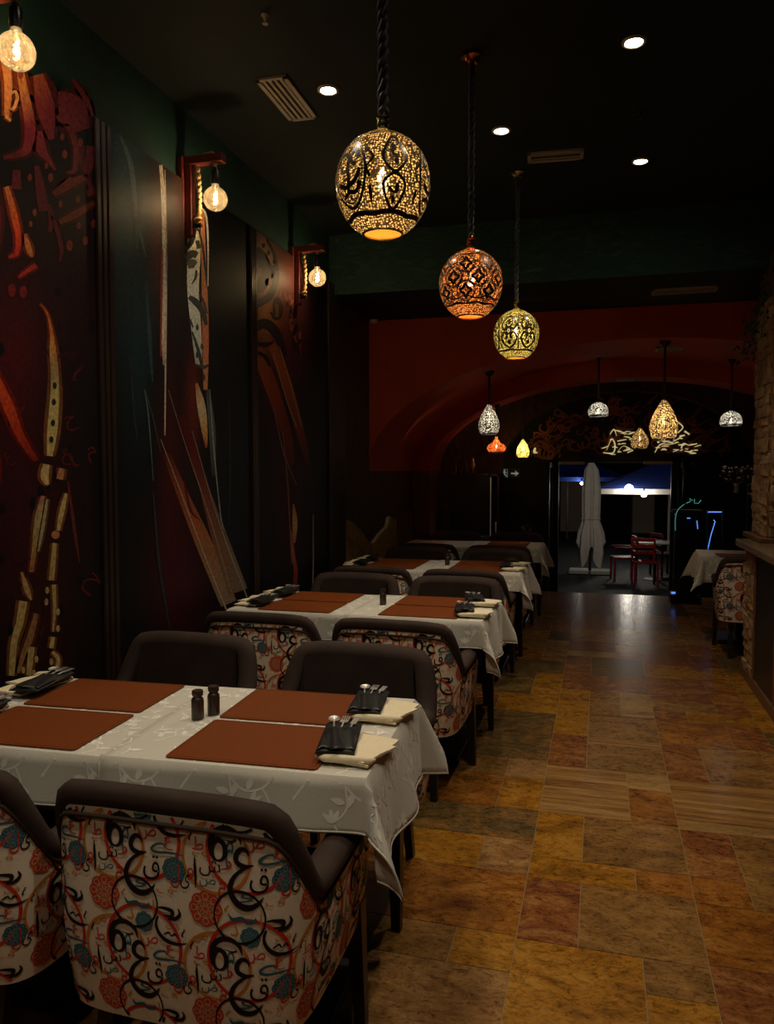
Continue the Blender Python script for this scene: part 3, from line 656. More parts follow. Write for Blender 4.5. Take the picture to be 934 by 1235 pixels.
S([(244, 252), (246, 320), (248, 400), (248, 470)], [5, 6, 8, 5], [(.5, .2, .08), (.55, .22, .1), (.5, .15, .06), (.5, .2, .08)], .0006)
S([(240, 250), (248, 258), (251, 290), (251, 345)], [2, 2.5, 2, 1], (.8, .78, .72), .0016)
DK = (.045, .048, .04)
S([(222, 268), (228, 275), (236, 270)], [3, 5, 2], DK, .001); S([(224, 300), (231, 292), (236, 276), (241, 280)], [5, 6, 4, 2], DK, .001); S([(238, 290), (240, 300)], [5, 5], DK, .001)
S([(224, 312), (232, 306), (238, 308)], [8, 9, 8], DK, .0012); S([(226, 320), (232, 318), (236, 320)], [9, 11, 9], (.10, .105, .085), .001); S([(237, 326), (236, 335), (231, 343)], [3, 3, 1], DK, .001)
S([(240, 278), (245, 300), (250, 345)], [2, 3, 2], DK, .001); S([(228, 358), (236, 364), (244, 375), (249, 392)], [5, 8, 7, 4], DK, .001); S([(240, 352), (246, 365), (250, 378)], [2, 3, 2], DK, .001)
S([(229, 385), (233, 395)], [3, 2], DK, .001); S([(232, 400), (240, 425), (243, 440)], [2, 4, 3], DK, .001); S([(236, 440), (246, 443), (251, 440)], [3, 4, 3], DK, .001)
for x, y in ((238, 395), (244, 418), (238, 428), (246, 455)): blob(pb, circ(x, y, 1.8, 8, 4), DK, mpf, .001)
S([(237, 462), (243, 490), (247, 520), (249, 540)], [3, 10, 7, 2], [(.45, .14, .05), (.6, .45, .25), (.6, .3, .1), (.4, .08, .03)])
S([(251, 470), (256, 520), (258, 575)], [5, 8, 5], [(.05, .06, .055), (.09, .095, .08), (.03, .035, .03)])
S([(201, 548), (222, 600), (248, 660), (276, 728)], [9, 14, 20, 20], [(.10, .015, .008), (.30, .06, .02), (.34, .13, .05), (.30, .20, .11)], .0002)
S([(218, 500), (238, 560), (262, 650), (284, 715)], [6, 10, 12, 16], [(.08, .006, .006), (.13, .012, .008), (.20, .08, .04), (.22, .14, .08)], .0004)
S([(250, 590), (270, 650), (292, 712)], [6, 11, 14], [(.10, .03, .02), (.17, .10, .06), (.24, .16, .10)], .0003)
S([(226, 610), (236, 632), (250, 660)], [6, 9, 5], [(.34, .06, .015), (.42, .10, .02), (.34, .14, .05)], .0005)
S([(222, 580), (230, 615), (242, 628)], [2, 3, 1], (.10, .012, .006), .0007)
for pts, w_, c_ in (([(194, 530), (215, 585), (245, 665), (273, 735)], [.6, 1.2, 1.6, 2], (.5, .36, .24)), ([(203, 470), (225, 540), (255, 630), (282, 725)], [.6, .9, 1.2, 1.2], (.36, .22, .14)), ([(232, 520), (255, 600), (275, 660), (298, 720)], [.6, .9, 1.2, 1.5], (.38, .30, .22)),
        ([(253, 470), (258, 540), (266, 620), (271, 640)], [.8, 1.4, 1.2, .6], (.3, .32, .3)), ([(174, 470), (179, 500), (185, 580)], [.8, 1.5, .8], (.12, .17, .18)), ([(157, 430), (162, 500), (166, 530)], [.6, .8, .5], (.07, .08, .08)), ([(276, 480), (278, 560), (276, 640)], [.5, .8, .5], (.06, .06, .05)),
        ([(185, 595), (192, 680), (205, 758)], [2, 3, 2], (.03, .045, .045)), ([(175, 470), (185, 505), (194, 545)], [.6, .8, .6], (.16, .1, .07))): S(pts, w_, c_, .0018)
tag(pb.build('printed_strokes', 'mural_print', t), kind='stuff')

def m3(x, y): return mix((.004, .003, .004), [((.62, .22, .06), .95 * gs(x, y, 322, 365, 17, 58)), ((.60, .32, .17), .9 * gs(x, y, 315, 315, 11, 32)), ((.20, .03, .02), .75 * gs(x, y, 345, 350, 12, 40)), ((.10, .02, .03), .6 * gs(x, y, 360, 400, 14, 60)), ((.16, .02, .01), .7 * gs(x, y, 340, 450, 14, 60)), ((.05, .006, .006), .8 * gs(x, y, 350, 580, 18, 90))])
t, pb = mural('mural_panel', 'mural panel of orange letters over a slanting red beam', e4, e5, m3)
S([(310, 420), (325, 460), (345, 520), (352, 560)], [14, 16, 12, 8], [(.36, .09, .02), (.34, .06, .012), (.20, .02, .008), (.12, .012, .008)])
S([(328, 415), (345, 460), (362, 520), (372, 560)], [10, 12, 10, 6], [(.42, .10, .025), (.46, .09, .02), (.25, .03, .01), (.10, .01, .008)], .0002)
K3 = (.025, .010, .014)
S([(309, 300), (316, 310), (319, 330), (315, 346), (309, 350)], [8, 12, 15, 12, 8], K3, .001); blob(pb, circ(313, 328, 3, 8, 5), (.45, .24, .12), mpf, .0014)
S([(322, 288), (332, 310), (334, 335), (326, 356), (316, 364), (309, 368)], [3, 4, 6, 9, 9, 8], K3, .001)
S([(309, 396), (318, 390), (329, 396), (338, 412), (345, 430)], [8, 12, 12, 9, 4], K3, .001)
S([(309, 414), (320, 416), (330, 413)], [4, 6, 2], K3, .001); S([(309, 425), (320, 430), (326, 442)], [4, 5, 3], K3, .001)
S([(331, 380), (331, 366), (335, 360), (339, 370), (338, 382), (332, 384), (326, 376)], [4, 3, 4, 5, 4, 4, 2], K3, .001)
S([(320, 306), (327, 322), (329, 336)], [2, 3, 3], K3, .001); S([(328, 335), (331, 322), (326, 322)], [2, 3, 2], K3, .001); S([(322, 336), (322, 345)], [4, 4], K3, .001)
for x, y in ((324, 305), (331, 316), (318, 296)): blob(pb, circ(x, y, 2, 8, 3), K3, mpf, .001)
rk = random.Random(3)
for i in range(26):
    k = i / 26; x = 343 + 22 * k + rk.uniform(-7, 7); y = 350 + 85 * k + rk.uniform(-10, 10); S([(x, y), (x + rk.uniform(-4, 4), y + rk.uniform(5, 12))], [rk.uniform(2, 4), rk.uniform(1, 3)], K3 if i % 2 else (.30, .09, .06), .0012)
S([(330, 425), (345, 480), (358, 515)], [.8, 1, .8], (.6, .4, .25), .0018); S([(337, 418), (350, 460), (364, 515)], [.8, 1, .8], (.6, .38, .2), .0018); S([(330, 490), (342, 545), (358, 585)], [.6, 1, .6], (.35, .2, .15), .0018)
S([(341, 520), (347, 580), (350, 640), (352, 680)], [.8, 1.2, 1, .8], (.28, .12, .08), .0018)
S([(354, 608), (356, 630), (355, 655)], [2, 6, 3], [(.35, .1, .03), (.52, .28, .1), (.4, .14, .05)], .001); S([(351, 640), (354, 670), (357, 690), (355, 715)], [3, 4, 5, 5], [(.3, .05, .02), (.4, .1, .05), (.32, .04, .02), (.28, .04, .02)], .0006); S([(378, 620), (378, 680), (377, 718)], [1, 1.6, 1.6], (.35, .28, .24), .001)
tag(pb.build('printed_strokes', 'mural_print', t), kind='stuff')

def slats(label, y0, y1, n):
    t = thing('slat_trim', label, 'wall trim', (XL, (y0 + y1) / 2, 0), 0, 'dark slatted trims between the murals'); w = (y1 - y0) / n
    b = MB(); b.box((0, y0 - t.location.y, .1), (.012, y1 - t.location.y, ZT)); b.build('backing', 'socket_black', t)
    for i in range(n):
        b = MB(); y = y0 - t.location.y + w * i; b.rbox((.012, y + w * .12, .1), (.048, y + w * .88, ZT), .004, 1); b.build('slat', 'slat_metal', t)
slats('dark slatted trim between the wine red and the teal mural', e1 + .003, e2 - .003, 3)
slats('dark slatted trim between the teal and the orange mural', e3 + .003, e4 - .003, 3)
slats('dark fluted trim where the murals meet the brown wall', e5 + .003, e6 - .003, 10)

# ================================================================== counter and stone pillar on the right
CX = 1.05; CY1 = 6.12; CY0 = 3.2
t = thing('bar_counter', 'stone clad bar counter with a polished top beside the aisle', 'counter', (CX, CY1, 0))
def L(a): return (a[0] - CX, a[1] - CY1, a[2])
b = MB(); b.box(L((CX, CY0, 0)), L((1.75, CY1, .95))); b.build('body', 'stone_mortar', t)
b = MB(); b.rbox(L((CX - .075, CY0, .95)), L((1.85, CY1 + .07, 1.0)), .008, 2); b.build('counter_top', 'counter_marble', t)
b = MB(); b.box(L((CX - .03, CY0, .0)), L((CX, CY1 + .0, .07))); b.build('plinth', 'trim_wood', t)
b = MB(); b.box(L((CX - .012, 5.10, .07)), L((CX, 5.72, .95))); b.build('dark_panel', 'black_wood', t)
for yy in (5.06, 5.72): b = MB(); b.rbox(L((CX - .02, yy, .07)), L((CX, yy + .04, .95)), .004, 1); b.build('frame_post', 'trim_wood', t)
smesh = []
for k in range(6):
    bm = bmesh.new(); bmesh.ops.create_cube(bm, size=1); bmesh.ops.subdivide_edges(bm, edges=bm.edges[:], cuts=1, use_grid_fill=True)
    for v in bm.verts:
        if v.co.x < -.4: v.co += Vector((random.uniform(-.4, .35), random.uniform(-.04, .04), random.uniform(-.06, .06)))
    me = bpy.data.meshes.new('ledge_stone'); bm.to_mesh(me); bm.free(); me.materials.append(MATS['ledge_stone' if k % 3 else 'ledge_stone_pale']); smesh.append(me)
rs = random.Random(21)
def stones_x(parent, off, x, y0, y1, z0, z1, hmin=.055, hmax=.095, lmin=.11, lmax=.26, flip=False):
    z = z0
    while z < z1 - .02:
        h = min(rs.uniform(hmin, hmax), z1 - z); y = y0
        while y < y1 - .01:
            l = rs.uniform(lmin, lmax)
            if y1 - y - l < .07: l = y1 - y
            d = rs.uniform(.010, .024); o = bpy.data.objects.new('stone', rs.choice(smesh)); COL.objects.link(o); o.parent = parent
            if not flip: o.location = (x - d / 2 - off[0], y + l / 2 - off[1], z + h / 2 - off[2]); o.scale = (d, l - .004, h - .004)
            else: o.location = (y + l / 2 - off[0], x - d / 2 - off[1], z + h / 2 - off[2]); o.scale = (d, l - .004, h - .004); o.rotation_euler = (0, 0, R(90))
            y += l
        z += h
stones_x(t, (CX, CY1, 0), CX, 5.77, CY1, .07, .95); stones_x(t, (CX, CY1, 0), CX, 4.3, 5.05, .07, .95, .07, .1, .15, .3)
pe = un(909.5, 640, x=1.14)
KY1 = pe.y; KY0 = KY1 - .55
t = thing('stone_pillar', 'pillar of rough ledge stones standing on the counter', 'pillar', (1.14, KY0, 1.0))
b = MB(); b.box((.0, 0, .0), (.5, KY1 - KY0, 1.95)); b.build('core', 'stone_mortar', t)
b = MB(); b.rbox((-.07, -.06, 0), (.55, KY1 - KY0 + .05, .035), .006, 1); b.build('base_moulding', 'trim_wood', t)
stones_x(t, (1.14, KY0, 1.0), 1.14, KY0, KY1, 1.04, 2.70, .06, .11, .12, .28)
stones_x(t, (1.14, KY0, 1.0), KY0, 1.14, 1.64, 1.04, 2.70, .06, .11, .12, .28, True)
# ivy on the pillar top
t = thing('trailing_ivy', 'dark green ivy trailing over the top of the stone pillar', 'plant', (1.2, KY0 + .3, 2.72))
lf = MB(); ri = random.Random(8); st = MB()
for k in range(11):
    a = ri.uniform(-.15, .55); p = Vector((ri.uniform(-.02, .1), a - .25, .25)); pts = [p.copy()]
    for j in range(7):
        p = p + Vector((ri.uniform(-.06, .015), ri.uniform(-.03, .03), -.05 - .02 * j * ri.random())); pts.append(p.copy())
        for _ in range(3):
            q = p + Vector((ri.uniform(-.05, .03), ri.uniform(-.05, .05), ri.uniform(-.04, .04))); r1 = Vector((ri.uniform(-1, 1), ri.uniform(-1, 1), ri.uniform(-1, 0))).normalized(); r2 = r1.orthogonal().normalized()
            s_ = ri.uniform(.025, .045); lf.add([q, q + r1 * s_ * .5 + r2 * s_ * .45, q + r1 * s_ * 1.3, q + r1 * s_ * .5 - r2 * s_ * .45], [(0, 1, 2, 3)])
    st.tube(pts, .003, 5)
lf.build('foliage', 'leaf', t, fix=False); st.build('stems', 'leaf', t)
b = MB(); b.rbox((-.05, -.28, .22), (.45, .22, .34), .01, 1); b.build('planter_box', 'planter', t)

# ================================================================== chairs
plan = []
def _plan():
    P = [(-.305, .235), (-.310, .08), (-.312, -.08), (-.308, -.17), (-.292, -.232), (-.255, -.272), (-.19, -.287), (-.10, -.291), (0, -.292)]
    P = P + [(-x, y) for x, y in reversed(P[:-1])]
    q = catmull(P, 12); s = [0.0]
    for a, c in zip(q, q[1:]): s.append(s[-1] + math.dist(a, c))
    h = s[-1] / 2
    return q, [v - h for v in s], h
PQ, PS, PL = _plan()
def plan_at(s):
    s = max(-PL, min(PL, s)); lo, hi = 0, len(PS) - 1
    while hi - lo > 1:
        m = (lo + hi) // 2
        if PS[m] <= s: lo = m
        else: hi = m
    t = (s - PS[lo]) / max(PS[hi] - PS[lo], 1e-9)
    a, c = PQ[lo], PQ[hi]; x, y = a[0] + (c[0] - a[0]) * t, a[1] + (c[1] - a[1]) * t
    d = Vector((c[0] - a[0], c[1] - a[1])).normalized(); return x, y, (-d.y * -1, d.x * -1)
ZB = .295
def ztop(s):
    a = abs(s)
    if a < .25: return .785 - .012 * (a / .25) ** 4
    if a < .385:
        t = (a - .25) / .135; t = t * t * (3 - 2 * t) * .4 + t * .6; return .773 - (.773 - .586) * t
    return .586 + .012 * (a - .385) / (PL - .385)
def kz(z): w = max(0, min(1, (z - ZB) / .27)); return 1 - .075 * (1 - w) ** 2.0
def shell(s, z, off=0.0):
    x, y, n = plan_at(s); k = kz(z); return (x * k + n[0] * off, y * k + n[1] * off, z)
# outward check
_x, _y, _n = plan_at(0.0)
NSGN = 1 if _n[1] < 0 else -1
def mapf(s, z, lay): return shell(s, z, NSGN * (.0012 + lay))
def keepf(s, z): return abs(s) < PL - .012 and ZB + .006 < z < ztop(s) - .010

TEAL, BRK, REDP, ORGP, GRD = (.035, .115, .145), (.014, .007, .006), (.60, .035, .012), (.62, .22, .03), (.62, .50, .36)
REDM = (.58, .06, .02)
def fabric_print():
    pm = MB(); U = .245 / 682; PXN, PYN = 682, 658
    for ix in range(-4, 4):
        for iy in range(-2, 4):
            ox, oy = 724 - ix * PXN, 285 - iy * PYN
            def M(x, y, l): return mapf((x - ox) * U, .775 - (y - oy) * U, l)
            def K(x, y): return keepf((x - ox) * U, .775 - (y - oy) * U)
            c0 = ((600 - ox) * U, .775 - (700 - oy) * U)
            if abs(c0[0]) > PL + .2 or not (ZB - .25 < c0[1] < 1.05): continue
            def s_(pts, w, c, l, closed=False, per=5): stroke(pm, pts, w, c, M, l, per, closed, K)
            def g_(ch, x, y, w, h, c, l=.0008): put_glyph(pm, ch, x, y, w, h, c, M, l, K, maxlen=45)
            s_(circ(400, 500, 210, 22), 19, ORGP, .0, True); s_(circ(600, 440, 250, 26), 22, REDP, .0003, True)
            mandala(pm, 335, 810, 108, REDM, (.62, .36, .2), M, .0004, K); mandala(pm, 815, 605, 78, TEAL, (.16, .27, .28), M, .0004, K); mandala(pm, 610, 950, 62, TEAL, (.16, .27, .28), M, .0004, K)
            s_(circ(545, 835, 155, 20), [10 + 6 * abs(math.sin(i / 20 * 6.28)) for i in range(20)], BRK, .0009, True)
            s_(circ(420, 450, 44, 14, 62), [30, 26, 20, 16, 14, 20, 28, 36, 38, 36, 32, 30, 30, 30], BRK, .0010, True)
            s_([(372, 450), (372, 400), (392, 350), (440, 318), (500, 318), (545, 350), (560, 400)], [30, 34, 34, 32, 28, 22, 6], BRK, .0010); s_([(430, 262), (440, 285), (462, 308)], [4, 12, 16], BRK, .0010)
            s_([(606, 468), (592, 436), (560, 430), (530, 465), (535, 508), (580, 530), (634, 520)], [6, 22, 28, 30, 30, 28, 8], BRK, .0010)
            s_([(634, 520), (570, 548), (515, 600), (492, 660), (505, 715), (550, 762), (610, 772), (660, 745), (690, 705)], [8, 18, 26, 32, 36, 40, 36, 24, 4], BRK, .0010)
            s_([(705, 900), (690, 950), (710, 1005), (760, 1045), (830, 1055), (895, 1040)], [12, 18, 24, 26, 20, 4], BRK, .0010)
            s_([(700, 850), (740, 845), (800, 858), (790, 890), (745, 885)], [6, 18, 26, 18, 8], BRK, .0010); s_([(770, 905), (820, 900), (850, 870), (838, 835)], [10, 24, 20, 6], BRK, .0010)
            s_([(740, 1010), (775, 990), (790, 1010), (815, 995), (832, 1012)], [8, 12, 8, 12, 6], BRK, .0010)
            s_([(270, 500), (270, 560), (274, 640), (272, 690)], [4, 16, 14, 3], BRK, .0010)
            g_('ق', 665, 610, 112, 150, BRK); g_('ش', 365, 560, 135, 110, BRK); g_('ه', 250, 390, 42, 60, BRK); g_('ه', 880, 985, 48, 60, BRK); g_('ى', 205, 665, 62, 90, BRK)
            s_([(500, 395), (530, 380), (500, 388), (450, 378)], [6, 10, 8, 3], BRK, .0010)
            g_('ض', 350, 645, 105, 66, TEAL); g_('م', 490, 470, 48, 170, TEAL); s_([(880, 512), (800, 505), (700, 512), (668, 495), (700, 465), (745, 458), (755, 480)], [4, 12, 16, 16, 14, 12, 6], TEAL, .0007)
            s_([(478, 820), (505, 850), (560, 838), (590, 858), (640, 850), (640, 830)], [6, 20, 22, 20, 22, 6], TEAL, .0007); g_('و', 590, 715, 80, 60, TEAL, .0006)
            g_('ص', 640, 412, 118, 72, REDP); g_('ع', 785, 450, 52, 80, REDP); g_('ا', 760, 440, 8, 60, REDP); g_('ط', 290, 425, 72, 80, REDP); g_('ل', 140, 640, 62, 150, REDP); g_('و', 240, 612, 44, 70, REDP); g_('ر', 470, 535, 70, 60, REDP); g_('م', 440, 690, 44, 130, REDP)
            g_('ص', 300, 335, 90, 60, ORGP); g_('ف', 300, 478, 95, 50, ORGP); g_('د', 515, 915, 48, 70, ORGP); g_('ه', 480, 790, 55, 48, ORGP); g_('ف', 755, 735, 110, 44, ORGP); g_('ف', 800, 950, 90, 40, ORGP); g_('ا', 675, 850, 10, 90, ORGP)
    return pm
def make_chair():
    root = thing('upholstered_armchair', 'x', 'chair', group='tub chairs with calligraphy print backs')
    NS, NZ = 72, 14
    b = MB(); b.grid(lambda u, v: shell(-PL + 2 * PL * u, ZB + (ztop(-PL + 2 * PL * u) - ZB) * v), NS, NZ)
    sh = b.build('outer_shell', 'fabric_ground', root, True); tag(sh, 'cream fabric shell printed with coloured letters')
    fabric_print().build('calligraphy_print', 'fabric_print', sh, fix=False)
    TI = .070
    def inn(s, z): return shell(s, z, -NSGN * (TI if z > .5 else TI * .8))
    b = MB(); b.grid(lambda u, v: inn(-PL + 2 * PL * u, .40 + (ztop(-PL + 2 * PL * u) - .40) * v), NS, 8)
    for s in (-PL, PL):     # padded front ends of the arms
        vs_ = []; n = 10
        for j in range(n + 1):
            z = ZB + (ztop(s) - ZB) * j / n; vs_ += [shell(s, z), inn(s, z)]
        b.add(vs_, [(2 * j, 2 * j + 1, 2 * j + 3, 2 * j + 2) for j in range(n)])
    b.build('inner_shell', 'brown_velvet', root, True)
    pts = []
    for i in range(NS + 1):
        s = -PL + 2 * PL * i / NS; o = shell(s, ztop(s)); q = inn(s, ztop(s)); pts.append((o[0] * .64 + q[0] * .36, o[1] * .64 + q[1] * .36, ztop(s) + .002))
    b = MB(); b.tube(pts, .041, 10, squash=.72)
    for e in (0, -1):
        bm = bmesh.new(); bmesh.ops.create_uvsphere(bm, u_segments=10, v_segments=8, radius=.034); bm.verts.index_update(); b.add([v.co + Vector(pts[e]) for v in bm.verts], [[v.index for v in f.verts] for f in bm.faces]); bm.free()
    b.build('top_rail', 'brown_velvet', root, True)
    b = MB(); b.tube([shell(-PL + 2 * PL * i / NS, ztop(-PL + 2 * PL * i / NS) - .030, NSGN * .003) for i in range(NS + 1)], .005, 6); b.build('piping', 'brown_velvet', root, True)
    b = MB(); b.rbox((-.235, -.22, .36), (.235, .25, .475), .035, 3); b.build('seat_cushion', 'brown_velvet', root, True)
    b = MB(); b.rbox((-.245, -.215, .280), (.245, .20, .365), .03, 2); b.build('seat_frame', 'brown_velvet', root, True)
    for sx in (-1, 1):
        b = MB()
        for z, w in ((.36, .024), (0, .015)):
            x, y = sx * (.272 if z else .285), .205 if z else .225
            b.v += [(x - w, y - w, z), (x + w, y - w, z), (x + w, y + w, z), (x - w, y + w, z)]
        b.f = [(0, 1, 2, 3), (4, 7, 6, 5)] + [(i, 4 + i, 4 + (i + 1) % 4, (i + 1) % 4) for i in range(4)]; b.mi = [0] * 6; b.build('leg', 'black_wood', root)
        b = MB()
        for z, w in ((.35, .022), (0, .015)):
            x, y = sx * (.185 if z else .20), -.19 if z else -.26
            b.v += [(x - w, y - w, z), (x + w, y - w, z), (x + w, y + w, z), (x - w, y + w, z)]
        b.f = [(0, 1, 2, 3), (4, 7, 6, 5)] + [(i, 4 + i, 4 + (i + 1) % 4, (i + 1) % 4) for i in range(4)]; b.mi = [0] * 6; b.build('leg', 'black_wood', root)
    return root
chair = make_chair()
ROWS = [('silver', 1.74, 2.36), ('copper', 3.74, 4.40), ('gold', 5.60, 6.26), ('vault', 7.42, 8.08)]
rowtxt = {'silver': 'silver lantern row', 'copper': 'copper lantern row', 'gold': 'gold lantern row', 'vault': 'row under the vault'}
TABZ = .755
for i, (nm, y0, y1) in enumerate(ROWS):
    for side, x in (('aisle', -.90), ('wall', -1.575)):
        xx = x + (.012 if i == 0 else 0)
        bk = 'back to the open floor' if i == 0 else 'back to the neighbouring row'
        ny = y0 - .105 if i else 1.70
        clone(chair, (xx, ny, 0), R(0) if i == 0 else R(random.uniform(-3, 3)), f"printed chair facing the vault, {'aisle' if side == 'aisle' else 'mural'} side, {rowtxt[nm]}", 'tub chairs with calligraphy print backs')
        fy = y1 + .215 if i else 2.60
        clone(chair, (x + (.02 if i else 0 if side == 'aisle' else -.06), fy, 0), R(180) + R(random.uniform(-3, 3)), f"chair backed to the vault, brown inside showing, {'aisle' if side == 'aisle' else 'mural'} side, {rowtxt[nm]}", 'tub chairs with calligraphy print backs')
clone(chair, (1.235, 6.86, 0), R(-4), 'printed tub chair behind the bar counter beside the lone table', 'tub chairs with calligraphy print backs')

# ================================================================== tables, cloths and settings
def make_table(hx, hy):
    root = thing('pedestal_table', 'x', 'table', group='pedestal tables in rows')
    b = MB(); b.rbox((-hx, -hy, TABZ - .03), (hx, hy, TABZ), .006, 1); b.build('table_top', 'black_wood', root)
    b = MB(); b.rbox((-.035, -.035, .03), (.035, .035, TABZ - .03), .006, 1); b.build('column', 'black_metal', root)
    b = MB(); b.rbox((-.21, -.25, 0), (.21, .25, .03), .006, 1); b.build('base_plate', 'black_metal', root)
    b = MB(); b.rbox((-.2, -.03, TABZ - .05), (.2, .03, TABZ - .03), .004, 1); b.build('top_bracket', 'black_metal', root)
    return root
def drape_fn(hx, hy, oxl, oxr, oy, z, seed):
    rp = random.Random(seed); ph = [rp.uniform(0, 6.28) for _ in range(4)]
    def f(s, t, off=0.0):
        d = hx if s > 0 else hx
        ds = max(0, abs(s) - hx); dt = max(0, abs(t) - hy); sg = 1 if s > 0 else -1; tg = 1 if t > 0 else -1
        if (s > 0 and oxr < .08) or (s < 0 and oxl < .08):
            bx = s; ds = 0
        else: bx = sg * min(abs(s), hx)
        by = tg * min(abs(t), hy)
        if ds == 0 and dt == 0: return (bx, by, z + off)
        if ds > 0 and dt > 0:
            r = math.hypot(ds, dt); phi = math.atan2(dt, ds); fo = math.sin(2 * phi) ** 1.3
            fl = r * (.06 + .40 * fo); dr = math.sqrt(max(r * r - fl * fl, 0))
            return (bx + sg * (fl * math.cos(phi) + .010) + sg * off, by + tg * (fl * math.sin(phi) + .010) + tg * off, z - dr)
        if ds > 0:
            e = min(1, (hy - abs(t)) / .12) if hy - abs(t) < .12 else 1
            wv = .5 * (1 + math.sin(t * 17 + ph[0])) * .035 * (ds / .25) * e
            return (bx + sg * (ds * .06 + min(ds, .010) + wv + off), by, z - ds * .985 + .0)
        e = min(1, (hx - abs(s)) / .12) if hx - abs(s) < .12 and not ((s > 0 and oxr < .08) or (s < 0 and oxl < .08)) else 1
        wv = .5 * (1 + math.sin(s * 15 + ph[1])) * .022 * (dt / .2) * e
        return (bx, by + tg * (dt * .05 + min(dt, .010) + wv + off), z - dt * .985)
    return f
def vine(mb, f, keep, ox, oy, fx=1):
    def M(x, y, l): return f(ox + fx * x, oy + y, .0012 + l)
    def K(x, y): return keep(ox + fx * x, oy + y)
    c = (1, 1, 1)
    def s_(pts, w): stroke(mb, pts, w * 1.1, c, M, 0, 9, False, K)
    s_([(-.02, -.02), (.02, .03), (.07, .045), (.11, .02), (.15, -.01), (.20, .0), (.24, .04), (.29, .045)], .0055)
    s_([(.07, .045), (.10, .075), (.09, .11), (.06, .115), (.05, .095), (.065, .085)], .0045); s_([(.20, .0), (.22, -.04), (.195, -.075), (.165, -.065), (.17, -.045)], .0045); s_([(.11, .02), (.115, -.03), (.09, -.065)], .004); s_([(.02, .03), (.0, .07), (.015, .10)], .004); s_([(.24, .04), (.25, .08), (.235, .11)], .004)
    def leaf(x, y, a, l=.038, w=.018):
        ca, sa = math.cos(a), math.sin(a); blob(mb, [(x + ca * u * l - sa * v * w, y + sa * u * l + ca * v * w) for u, v in ((0, 0), (.4, .5), (1, 0), (.4, -.5))], c, M, .0004, K, 3)
    for x, y, a in ((.04, .04, 2.0), (.09, .03, .9), (.13, .005, -1.9), (.16, -.008, 1.2), (.22, .02, 2.6), (.10, .09, .2), (.075, .118, 2.2), (.215, -.05, -.4), (.18, -.075, -2.0), (.11, -.02, 2.9), (.005, .05, 3.0), (.01, .085, .6), (.25, .065, .3), (.27, .045, -1.2)): leaf(x, y, a)
    for x, y, a in ((.09, -.07, -1.7), (.016, .105, 1.2), (.232, .115, 1.8), (.17, -.04, .6)):
        for da in (-.6, 0, .6): leaf(x, y, a + da, .036, .014)
VT = {}
def make_cloth(key, hx, hy, oxl, oxr, oy, z, seed, detail=True):
    f = drape_fn(hx, hy, oxl, oxr, oy, z, seed)
    def lin(a, c, n): return [a + (c - a) * i / n for i in range(n + 1)]
    xs = lin(-hx - oxl, -hx, 10 if oxl > .08 else 1)[:-1] + lin(-hx, hx, 34)[:-1] + [hx] + lin(hx, hx + oxr, 10 if oxr > .08 else 1)[1:]
    ysl = lin(-hy - oy, -hy, 9)[:-1] + lin(-hy, hy, 30)[:-1] + [hy] + lin(hy, hy + oy, 9)[1:]
    b = MB(); n = len(xs)
    b.add([f(x, y) for y in ysl for x in xs], [(j * n + i, j * n + i + 1, (j + 1) * n + i + 1, (j + 1) * n + i) for j in range(len(ysl) - 1) for i in range(n - 1)])
    root = b.build('tablecloth', 'linen_white', None, R(50)); tag(root, 'x', 'tablecloth', 'white damask tablecloths')
    sm = root.modifiers.new('thick', 'SOLIDIFY'); sm.thickness = .0015; sm.offset = 0
    def keep(x, y): return -hx - oxl + .006 < x < hx + oxr - .006 and -hy - oy + .006 < y < hy + oy - .006 and abs(abs(y) - hy) > .008 and abs(abs(x) - hx) > .008
    v = MB()
    for ix in range(-4, 5):
        for iy in range(-4, 5): vine(v, f, keep, ix * .30 + (.15 if iy % 2 else 0) - .12, iy * .185, 1)
    v.build('damask_vines', 'damask_thread', root, fix=False)
    # stitched hem
    hem = []
    e = .004; x0, x1, y0, y1 = -hx - oxl + e, hx + oxr - e, -hy - oy + e, hy + oy - e
    for a, c in (((x0, y0), (x1, y0)), ((x1, y0), (x1, y1)), ((x1, y1), (x0, y1)), ((x0, y1), (x0, y0))):
        k = 40; hem += [f(a[0] + (c[0] - a[0]) * i / k, a[1] + (c[1] - a[1]) * i / k) for i in range(k)]
    b = MB(); b.tube(hem, .003, 5, True); b.build('hem', 'linen_white', root, True)
    return root
HX, HY = .335, .325
tab = make_table(HX, HY)
clR = make_cloth('R', HX + .004, HY + .004, .035, .25, .135, TABZ + .006, 1)
clL = make_cloth('L', HX + .004, HY + .004, .20, .02, .135, TABZ + .0025, 2)

def rmat(hx, hy, r=.012):
    m = MB(); pts = []
    for cx_, cy_, a0 in ((hx - r, hy - r, 0), (-hx + r, hy - r, 90), (-hx + r, -hy + r, 180), (hx - r, -hy + r, 270)):
        for k in range(5): pts.append((cx_ + r * math.cos(R(a0 + 22.5 * k)), cy_ + r * math.sin(R(a0 + 22.5 * k))))
    m.prism(pts, 0, .003, 2); return m
pm_root = rmat(.205, .152).build('placemat', 'mat_leather'); tag(pm_root, 'x', 'placemat', 'brown leather placemats')
b = MB(); b.tube([(x, y, .0032) for x, y in ((-.196, -.143), (.196, -.143), (.196, .143), (-.196, .143))], .0007, 4, True); b.build('stitching', 'mat_leather', pm_root)

